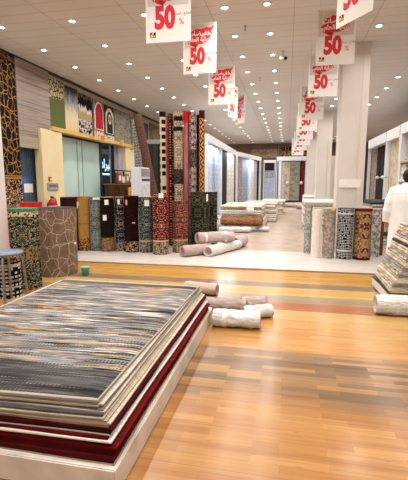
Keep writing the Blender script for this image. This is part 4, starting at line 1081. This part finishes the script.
rk_m = {
    'bluew': marble('pale_blue_white_rug', (196, 206, 218), (178, 190, 206), (150, 164, 184)), 'blueg': marble('blue_grey_mottled_rug', (158, 170, 186), (140, 152, 172), (112, 124, 148)),
    'silver': marble('silver_grey_rug', (190, 190, 192), (172, 172, 176), (138, 138, 144)), 'ivory': marble('ivory_mottled_rug', (220, 214, 206), (206, 200, 192), (172, 164, 156)),
    'beige': streaks('beige_textured_rug', [(178, 160, 138), (204, 188, 166), (160, 142, 122)], 'u', 14, 4), 'sage': streaks('sage_grey_textured_rug', [(132, 128, 114), (162, 158, 142), (118, 114, 102)], 'u', 22, 3),
    'black': plain('black_rug', (30, 28, 30), 0.9, var=0.2), 'red': streaks('deep_red_rug', [(96, 18, 24), (150, 30, 40), (60, 16, 20)], 'v', 8, 1), 'charc': streaks('charcoal_stripe_rug', [(36, 34, 34), (58, 56, 56), (26, 24, 26)], 'v', 10, 1),
    'cream': streaks('cream_shaggy_rug', [(196, 180, 152), (216, 204, 178), (176, 158, 130)], 'v', 30, 6), 'rose': marble('rose_grey_rug', (176, 158, 150), (156, 136, 130), (120, 100, 98)), 'brownp': floral('brown_patterned_rug', [(96, 72, 56), (120, 92, 72), (70, 50, 40)], [(150, 120, 96), (50, 36, 30)], 14, 0.4)}
# left line of racks: front faces the aisle (+x) -> running +y, front normal is -(left normal); side=+1 puts the depth to -x
RL = -2.78
g = 'rugs in the left display racks'
for (y0, y1, nm, sp) in (
    (14.3, 17.4, 'nearest white display rack of the left line', [(0.03, 0.95, rk_m['bluew'], 'pale blue-white rug, first'), (0.22, 0.95, rk_m['blueg'], 'blue-grey mottled rug, second'), (0.42, 0.95, rk_m['silver'], 'silver-grey rug, third'), (0.66, 0.95, rk_m['bluew'], 'pale blue rug, fourth')]),
    (17.5, 22.3, 'second white display rack of the left line', [(0.03, 1.2, rk_m['black'], 'narrow black rug, first'), (0.16, 1.5, rk_m['ivory'], 'ivory rug, second'), (0.42, 1.5, rk_m['ivory'], 'off-white rug, third'), (0.70, 1.2, rk_m['black'], 'black rug, fourth')])):
    rack(nm, (RL, y0), (RL, y1), 3.25, 2.97, 2, 0.45, 1)
    rack_rugs((RL, y0), (RL, y1), 1, sp, 2.97, 2.75, 'in the %s' % nm, g, turn=-0.22)
nm = 'third white display rack of the left line, angled towards the far wall'
rack(nm, (-2.72, 22.6), (-1.75, 28.0), 3.22, 2.96, 3, 0.45, 1)
rack_rugs((-2.72, 22.6), (-1.75, 28.0), 1, [(0.02, 1.0, rk_m['rose'], 'rose-grey rug, first'), (0.2, 1.1, rk_m['blueg'], 'blue mottled rug, second'), (0.36, 0.8, rk_m['bluew'], 'pale blue rug, third'), (0.53, 0.9, rk_m['ivory'], 'ivory rug, fourth'), (0.68, 0.9, rk_m['silver'], 'silver rug, fifth'), (0.84, 0.7, rk_m['charc'], 'charcoal rug, sixth')], 2.96, 2.75, 'in the angled third display rack', g, turn=-0.2)
# facing racks at the far end (front towards -y): p0 -> p1 along +x, side=+1 depth to +y
nm = 'small white display rack in the far left corner'
rack(nm, (-1.62, 28.5), (-0.8, 28.5), 3.05, 2.85, 2, 0.45, 1)
o = hang(0.68, 2.6, 0.02, 3, 0.01).build('hanging_rug', rk_m['bluew']); tag(o, 'pale grey-blue rug in the small far corner rack', 'hanging rug', None, (-1.55, 28.68, 2.85))
o = hang(0.62, 0.5, 0.02, 4, 0.01).build('hanging_rug', rk_m['charc']); tag(o, 'short charcoal rug hanging over the pale one in the far corner rack', 'hanging rug', None, (-1.52, 28.62, 2.85))
o = hang(0.62, 0.38, 0.02, 5, 0.01).build('hanging_rug', rk_m['silver']); tag(o, 'short dark grey rug below the charcoal one in the far corner rack', 'hanging rug', None, (-1.52, 28.62, 2.3))
nm = 'wide white display rack facing the aisle at the far end'
r_, _, _ = rack(nm, (-0.74, 28.5), (1.25, 28.5), 3.28, 2.98, 2, 0.5, 1)
MB().box(0.14, 0.34, 0.02, 0.4, 0.1, 2.98).build('side_panel', WP, r_)
for x, wd_, m_, lb in ((-0.38, 0.2, rk_m['ivory'], 'narrow white rug at the left of the far rack'), (-0.17, 0.34, rk_m['beige'], 'beige textured rug in the far rack'), (0.18, 0.66, rk_m['sage'], 'large sage grey rug in the middle of the far rack'),
                       (0.86, 0.1, rk_m['black'], 'narrow black rug beside the sage one in the far rack'), (0.98, 0.16, rk_m['red'], 'deep red rug at the right of the far rack')):
    o = hang(wd_, 2.7, 0.02, int(x * 50), 0.02, 6, 8).build('hanging_rug', m_); tag(o, lb, 'hanging rug', 'rugs in the far end rack', (x, 28.66, 2.98))
for nm2, x, z_ in (('white ball handle before the red rug of the far rack', 0.95, 1.5), ('white ball handle before the beige rug of the far rack', 0.02, 1.5)):
    kb = thing('swing_handle', nm2, 'handle', (x, 28.55, z_))
    MB().lathe([(0, -0.11), (0.07, -0.09), (0.11, 0), (0.07, 0.09), (0, 0.11)], 14, (0, -0.02, 0)).build('ball', M['white'], kb)
    MB().tube([(0, 0, 0), (0, 0.12, 0)], 0.02, 8).build('stem', M['metal'], kb)
# white wall panels between the rack and the columns
struct('wall_partition', MB().box(1.27, 4.5, 28.5, 28.9, 0.0, 3.28), M['column'])
# tapestries on the back wall
tp = hang(1.95, 0.62, 0.02, 9, 0.01).build('tapestry', marble('beige_tapestry', (186, 168, 142), (170, 150, 124), (120, 100, 80)))
tag(tp, 'wide beige tapestry with oval medallion on the back wall', 'tapestry', None, (-2.72, 30.97, 3.98))
MB().prism([(0.98 + 0.34 * math.cos(a * PI / 10), -0.31 + 0.14 * math.sin(a * PI / 10)) for a in range(20)], -0.05, -0.02).build('oval_medallion', floral('brown_medallion', [(96, 78, 60), (120, 98, 76)], [(170, 150, 120)], 20, 0.2), tp, 'brown oval medallion')
tp = hang(1.95, 0.86, 0.02, 10, 0.01).build('tapestry', floral('black_gold_tapestry_weave', [(36, 28, 24), (58, 44, 34), (150, 112, 62), (30, 24, 22)], [(190, 150, 90), (110, 80, 46)], 5, 0.9)); tag(tp, 'black and gold figured tapestry on the back wall, right', 'tapestry', None, (-0.52, 30.97, 4.15))
# pipe by the tapestries
pp = MB().tube([(-0.66, 30.9, 3.0), (-0.66, 30.9, CEIL)], 0.04, 8).build('grey_pipe', M['metal']); tag(pp, 'thin vertical grey pipe between the two back-wall tapestries', 'pipe')

# right line of racks: front faces -x. run from far to near so that the left normal points to +x
g = 'rugs in the right display racks'
RX = 3.42
nm = 'nearer white display rack of the right line'
rack('white display rack of the right line just right of the near column', (RX, 18.9), (RX, 15.7), 3.32, 2.95, 2, 0.5, 1)
rack_rugs((RX, 18.9), (RX, 15.7), 1, [(0.05, 0.8, rk_m['rose'], 'rose-grey rug hanging first'), (0.38, 0.55, rk_m['charc'], 'charcoal striped rug hanging second'), (0.6, 0.6, rk_m['black'], 'black rug hanging third'), (0.79, 0.55, rk_m['charc'], 'charcoal rug hanging fourth')], 2.95, 2.35, 'in the right rack beside the near column', g, turn=0.2, dep=0.17)
rack('white display rack holding the cream rug, behind the person', (RX, 15.6), (RX, 13.9), 3.32, 2.95, 2, 0.5, 1)
rack_rugs((RX, 15.6), (RX, 13.9), 1, [(0.035, 0.8, rk_m['cream'], 'cream shaggy rug hanging left'), (0.5, 0.75, rk_m['cream'], 'cream shaggy rug hanging right')], 2.95, 2.4, 'in the right rack behind the person', g, turn=0.12, dep=0.16)
for lb, y in (('white ball handle before the black rug of the right rack', 16.3), ('white ball handle at the right rack post beside the cream rug', 15.45)):
    kb = thing('swing_handle', lb, 'handle', (RX - 0.02, y, 1.72))
    MB().lathe([(0, -0.06), (0.05, -0.04), (0.07, 0), (0.05, 0.04), (0, 0.06)], 12, (-0.06, 0, 0)).build('ball', M['white'], kb)
    MB().tube([(0, 0, 0), (0.1, 0, 0)], 0.015, 8).build('stem', M['metal'], kb)
# shelf unit at the right edge
sh = thing('shelf_unit', 'white shelf unit with rolled zigzag rugs at the right edge', 'shelf', (RX, 13.75, 0.015), -PI / 2)
MB().box(0, 0.14, 0, 0.6, 0, 3.3).build('side_panel', WP, sh); MB().box(2.9, 3.04, 0, 0.6, 0, 3.3).build('side_panel', WP, sh)
MB().box(0.14, 2.9, 0, 0.6, 3.0, 3.3).build('header_beam', WP, sh)
MB().box(0.14, 2.9, 0.57, 0.6, 0, 3.0).build('back_panel', M['dark'], sh)
for z_ in (1.55, 2.12): MB().box(0.14, 2.9, 0, 0.57, z_, z_ + 0.06).build('shelf_board', plain('tan_board_%d' % int(z_ * 100), (190, 172, 148), 0.5) if z_ > 2 else WP, sh)
zz = diamonds('zigzag_grey_rug', [(206, 202, 192), (90, 88, 86), (214, 210, 200), (120, 116, 112)], 0.16, 0.2)
for k in range(10):
    o = standing_roll(RX + 0.22, 13.5 - 0.26 * k, 0.11, 0.72, zz, M['back_grey'], 'grey and white zigzag rolled rug on the right-hand shelf, %s from its far end' % NTH[k], z0=2.197, group='zigzag rolls on the shelf', step=0.006)
for k in range(5):
    o = folded(0.5, 0.5, 0.09, k).build('folded_rug', FM[[5, 1, 5, 0, 1][k]])
    tag(o, '%s folded rug of the short pile on the lower shelf board' % ORD[4 - k], 'folded rug', 'folded rugs on the shelf', (RX + 0.03, 13.0, 1.63 + 0.09 * k - 0.005), 0)

# ------------------------------------------------------------------ small floor things
tb = thing('teal_tub', 'small teal plastic tub on the floor beside the taupe roll', 'tub', (-3.28, 6.05, 0))
MB().lathe([(0.0, 0.005), (0.055, 0.005), (0.07, 0.13), (0.073, 0.14), (0.066, 0.14), (0.05, 0.015), (0.0, 0.012)], 20).build('tub', M['teal'], tb)
MB().lathe([(0.073, 0.13), (0.078, 0.135), (0.073, 0.142)], 20).build('rim', plain('teal_rim', (120, 190, 186), 0.4), tb)
rb = thing('red_bottle', 'small red fire extinguisher on the floor left of the central stack', 'fire extinguisher', (-2.33, 13.3, 0.015))
MB().lathe([(0, 0), (0.075, 0), (0.085, 0.02), (0.085, 0.34), (0.05, 0.42), (0.025, 0.44)], 16).build('cylinder', M['red'], rb)
MB().box(-0.02, 0.02, -0.06, 0.04, 0.44, 0.49).build('handle', M['black'], rb)
jb = thing('white_jar', 'white plastic jar on the floor beside the central stack', 'jar', (-2.2, 12.62, 0.015))
MB().lathe([(0, 0), (0.1, 0), (0.11, 0.03), (0.11, 0.2), (0.07, 0.26), (0.06, 0.28)], 16).build('jar', M['white'], jb); MB().lathe([(0, 0.32), (0.065, 0.32), (0.065, 0.28)], 16).build('lid', M['poster'], jb)

# stool at the left edge
st = thing('stool', 'metal-legged stool with blue-grey seat at the left edge', 'stool', (-3.47, 4.38, 0))
MB().lathe([(0, 0.685), (0.2, 0.682), (0.215, 0.67), (0.215, 0.65), (0.2, 0.642), (0, 0.642)], 28).build('seat', plain('blue_grey_seat', (112, 122, 138), 0.45), st)
for a in (0.5, 2.07, 3.64, 5.2):
    c, s_ = math.cos(a), math.sin(a)
    MB().tube([(c * 0.15, s_ * 0.15, 0.642), (c * 0.2, s_ * 0.2, 0.58), (c * 0.235, s_ * 0.235, 0.0)], 0.016, 10).build('leg', M['metal'], st)
rg = MB(); rg.tube([(0.213 * math.cos(2 * PI * k / 20), 0.213 * math.sin(2 * PI * k / 20), 0.25) for k in range(21)], 0.009, 8); rg.build('foot_ring', M['metal'], st)
# scalloped paper on the near column
pts = [(-0.22, 0.16), (-0.22, 0.0)]
for k in range(9): pts += [(-0.22 + 0.44 * (k + 0.5) / 9, -0.035 - 0.01 * (k % 2)), (-0.22 + 0.44 * (k + 1) / 9, 0.0)]
pts += [(0.22, 0.16)]
tag(MB().prism(pts, -0.03, 0.0).build('paper_strip', plain('ivory_paper', (238, 232, 224), 0.7, var=0.02)), 'ivory paper strip with scalloped lower edge stuck on the near column', 'paper', None, (1.33, 9.2, 1.45))

# ------------------------------------------------------------------ person
def remeshed(name, mb, m, voxel, smooth_it=4, parent=None):
    me = mb.mesh(name, m); tmp = bpy.data.objects.new(name, me); COL.objects.link(tmp)
    rmod = tmp.modifiers.new('r', 'REMESH'); rmod.mode = 'VOXEL'; rmod.voxel_size = voxel; rmod.use_smooth_shade = True
    s = tmp.modifiers.new('s', 'SMOOTH'); s.iterations = smooth_it; s.factor = 0.5
    dg = bpy.context.evaluated_depsgraph_get(); dg.update()
    me2 = bpy.data.meshes.new_from_object(tmp.evaluated_get(dg)); bpy.data.objects.remove(tmp)
    me2.name = name
    if not me2.materials: me2.materials.append(m)
    for p in me2.polygons: p.use_smooth = True
    return link(name, me2, parent)
def ell(mb, c, r, seg=20, ring=12, rot=None):
    P = []; UV = []
    for a in range(seg):
        row = []
        for k in range(ring + 1):
            t = -PI / 2 + PI * k / ring
            v = Vector((r[0] * math.cos(t) * math.cos(2 * PI * a / seg), r[1] * math.cos(t) * math.sin(2 * PI * a / seg), r[2] * math.sin(t)))
            if rot: v = rot @ v
            row.append(Vector(c) + v)
        P.append(row)
    UV = [[(a * 0.02, k * 0.02) for k in range(ring + 1)] for a in range(seg + 1)]
    mb.gridpts(P, UV, True, True)
pe = thing('person', 'person in a long white robe seen from behind, standing behind the right-hand pile', 'person', (1.93, 7.1, 0.02), -0.25)
b = MB()   # faces +y (away from the camera), x to his right
ell(b, (0, 0.005, 1.615), (0.076, 0.096, 0.115)); ell(b, (0, 0.045, 1.565), (0.058, 0.065, 0.08))
ell(b, (0, 0.105, 1.59), (0.014, 0.022, 0.024)); ell(b, (0, 0.095, 1.545), (0.026, 0.014, 0.012))           # nose, mouth
for s in (-1, 1):
    ell(b, (s * 0.078, -0.002, 1.6), (0.012, 0.02, 0.034)); ell(b, (s * 0.032, 0.09, 1.625), (0.014, 0.01, 0.008))
b.tube([(0, -0.015, 1.42), (0, 0.0, 1.56)], [0.066, 0.055], 16)
b.tube([(0, 0, 0.86), (0, 0, 1.0), (0, -0.01, 1.2), (0, -0.01, 1.36), (0, -0.01, 1.45)], [0.16, 0.15, 0.16, 0.17, 0.09], 20, True, None, 0.7)
for s in (-1, 1):
    b.tube([(s * 0.09, 0, 0.92), (s * 0.1, 0.01, 0.5), (s * 0.1, -0.01, 0.1), (s * 0.1, -0.01, 0.04)], [0.085, 0.06, 0.045, 0.042], 14)
    b.tube([(s * 0.1, -0.05, 0.035), (s * 0.105, 0.06, 0.03), (s * 0.11, 0.16, 0.022)], [0.036, 0.04, 0.028], 12)
    sh_ = Vector((s * 0.185, -0.01, 1.40)); el = Vector((s * 0.265, -0.03, 1.10)); wr = Vector((s * 0.285, 0.03, 0.85))
    b.tube([(s * 0.08, -0.01, 1.40), sh_, el, wr], [0.07, 0.058, 0.042, 0.028], 12)
    ell(b, wr + Vector((0, 0.01, -0.05)), (0.018, 0.042, 0.055))
    for k in range(4):
        q = wr + Vector((0, -0.022 + 0.021 * k, -0.09)); ln_ = [0.062, 0.074, 0.08, 0.07][k]
        b.tube([q, q + Vector((-s * 0.004, 0.004, -ln_ * 0.5)), q + Vector((-s * 0.016, 0.008, -ln_))], [0.0095, 0.009, 0.007], 8)
    q = wr + Vector((-s * 0.004, 0.04, -0.03)); b.tube([q, q + Vector((-s * 0.008, 0.022, -0.035)), q + Vector((-s * 0.014, 0.026, -0.065))], [0.012, 0.01, 0.008], 8)
body = remeshed('body', b, M['skin'], 0.006, 3, pe)
hb = MB(); ell(hb, (0, -0.012, 1.645), (0.086, 0.102, 0.1)); ell(hb, (0, -0.045, 1.59), (0.074, 0.062, 0.075))
# cut the hair away from the face by shaping only back and top
hair = remeshed('hair', hb, M['hair'], 0.012, 2, pe)
for v in hair.data.vertices:
    if v.co.y > 0.06: v.co.y = 0.06 + (v.co.y - 0.06) * 0.3; 
th = MB()
def ring_loft(mb, rings, seg=36, fold=0.0):
    P = []; UV = []
    for a in range(seg):
        t = 2 * PI * a / seg
        P.append([(rx * math.cos(t) * (1 + fold * (1.5 - z_) * math.sin(7 * t)), cy + ry * math.sin(t) * (1 + fold * (1.5 - z_) * math.sin(7 * t + 1)), z_) for rx, ry, cy, z_ in rings])
    UV = [[(a * 0.03, r[3]) for r in rings] for a in range(seg + 1)]
    mb.gridpts(P, UV, True, True)
    mb.face([P[a][0] for a in reversed(range(seg))]); mb.face([P[a][-1] for a in range(seg)])
ring_loft(th, [(0.27, 0.22, 0, 0.09), (0.255, 0.2, 0, 0.5), (0.245, 0.185, 0, 0.85), (0.24, 0.17, -0.005, 1.05), (0.245, 0.165, -0.01, 1.25), (0.245, 0.145, -0.01, 1.37), (0.18, 0.11, -0.012, 1.445), (0.085, 0.08, -0.01, 1.49), (0.072, 0.072, -0.005, 1.525)], 40, 0.03)
for s in (-1, 1):
    th.tube([(s * 0.1, -0.01, 1.41), (s * 0.195, -0.01, 1.385), (s * 0.262, -0.025, 1.18), (s * 0.283, -0.022, 1.06), (s * 0.29, 0.02, 0.87)], [0.085, 0.085, 0.078, 0.076, 0.062], 18)
thobe = remeshed('long_robe', th, M['thobe'], 0.014, 3, pe)
for s in (-1, 1):
    MB().box(s * 0.105 - 0.05, s * 0.105 + 0.05, -0.1, 0.19, -0.02, 0.004).build('sandal', plain('brown_leather_%d' % s, (80, 54, 38), 0.6), pe, bevel=0.003)

# ------------------------------------------------------------------ light from the racks
for y in (15.8, 19.5, 25.0):
    a = bpy.data.lights.new('rack_strip_light', 'AREA'); a.shape = 'RECTANGLE'; a.size = 2.2; a.size_y = 0.08; a.energy = 40; a.color = (0.72, 0.86, 1.0)
    L = link('rack_strip_light', a); L.location = (-2.66 if y < 23 else -2.1, y, 2.93); L.rotation_euler = (0, math.radians(-35), PI / 2) if False else (0, 0, PI / 2)

a = bpy.data.lights.new('outside_fill_light', 'POINT'); a.energy = 700; a.color = (0.75, 0.88, 1.0); a.shadow_soft_size = 0.2  # unseen fill lamp, added to brighten the backdrop beyond the windows
link('outside_fill_light', a).location = (-7.9, 10.5, 4.6)

# ------------------------------------------------------------------ world, camera, view
wn = bpy.data.worlds.new('World'); scene.world = wn; wn.use_nodes = True
bg_ = wn.node_tree.nodes['Background']; bg_.inputs[0].default_value = (1.0, 0.98, 0.96, 1); bg_.inputs[1].default_value = 0.65
cam = bpy.data.cameras.new('camera'); cam.sensor_fit = 'HORIZONTAL'; cam.sensor_width = 36; cam.lens = 400 / 408 * 36; cam.clip_end = 200
co = link('camera', cam); co.location = (0, 0, 1.55)
P_ = math.atan(58 / 400); W_ = math.atan(83 / math.hypot(58, 400))
co.rotation_euler = (PI / 2 - P_, 0, W_)
scene.camera = co
scene.view_settings.view_transform = 'Standard'; scene.view_settings.look = 'None'; scene.view_settings.gamma = 1; scene.view_settings.use_curve_mapping = False
scene.view_settings.exposure = 0.0
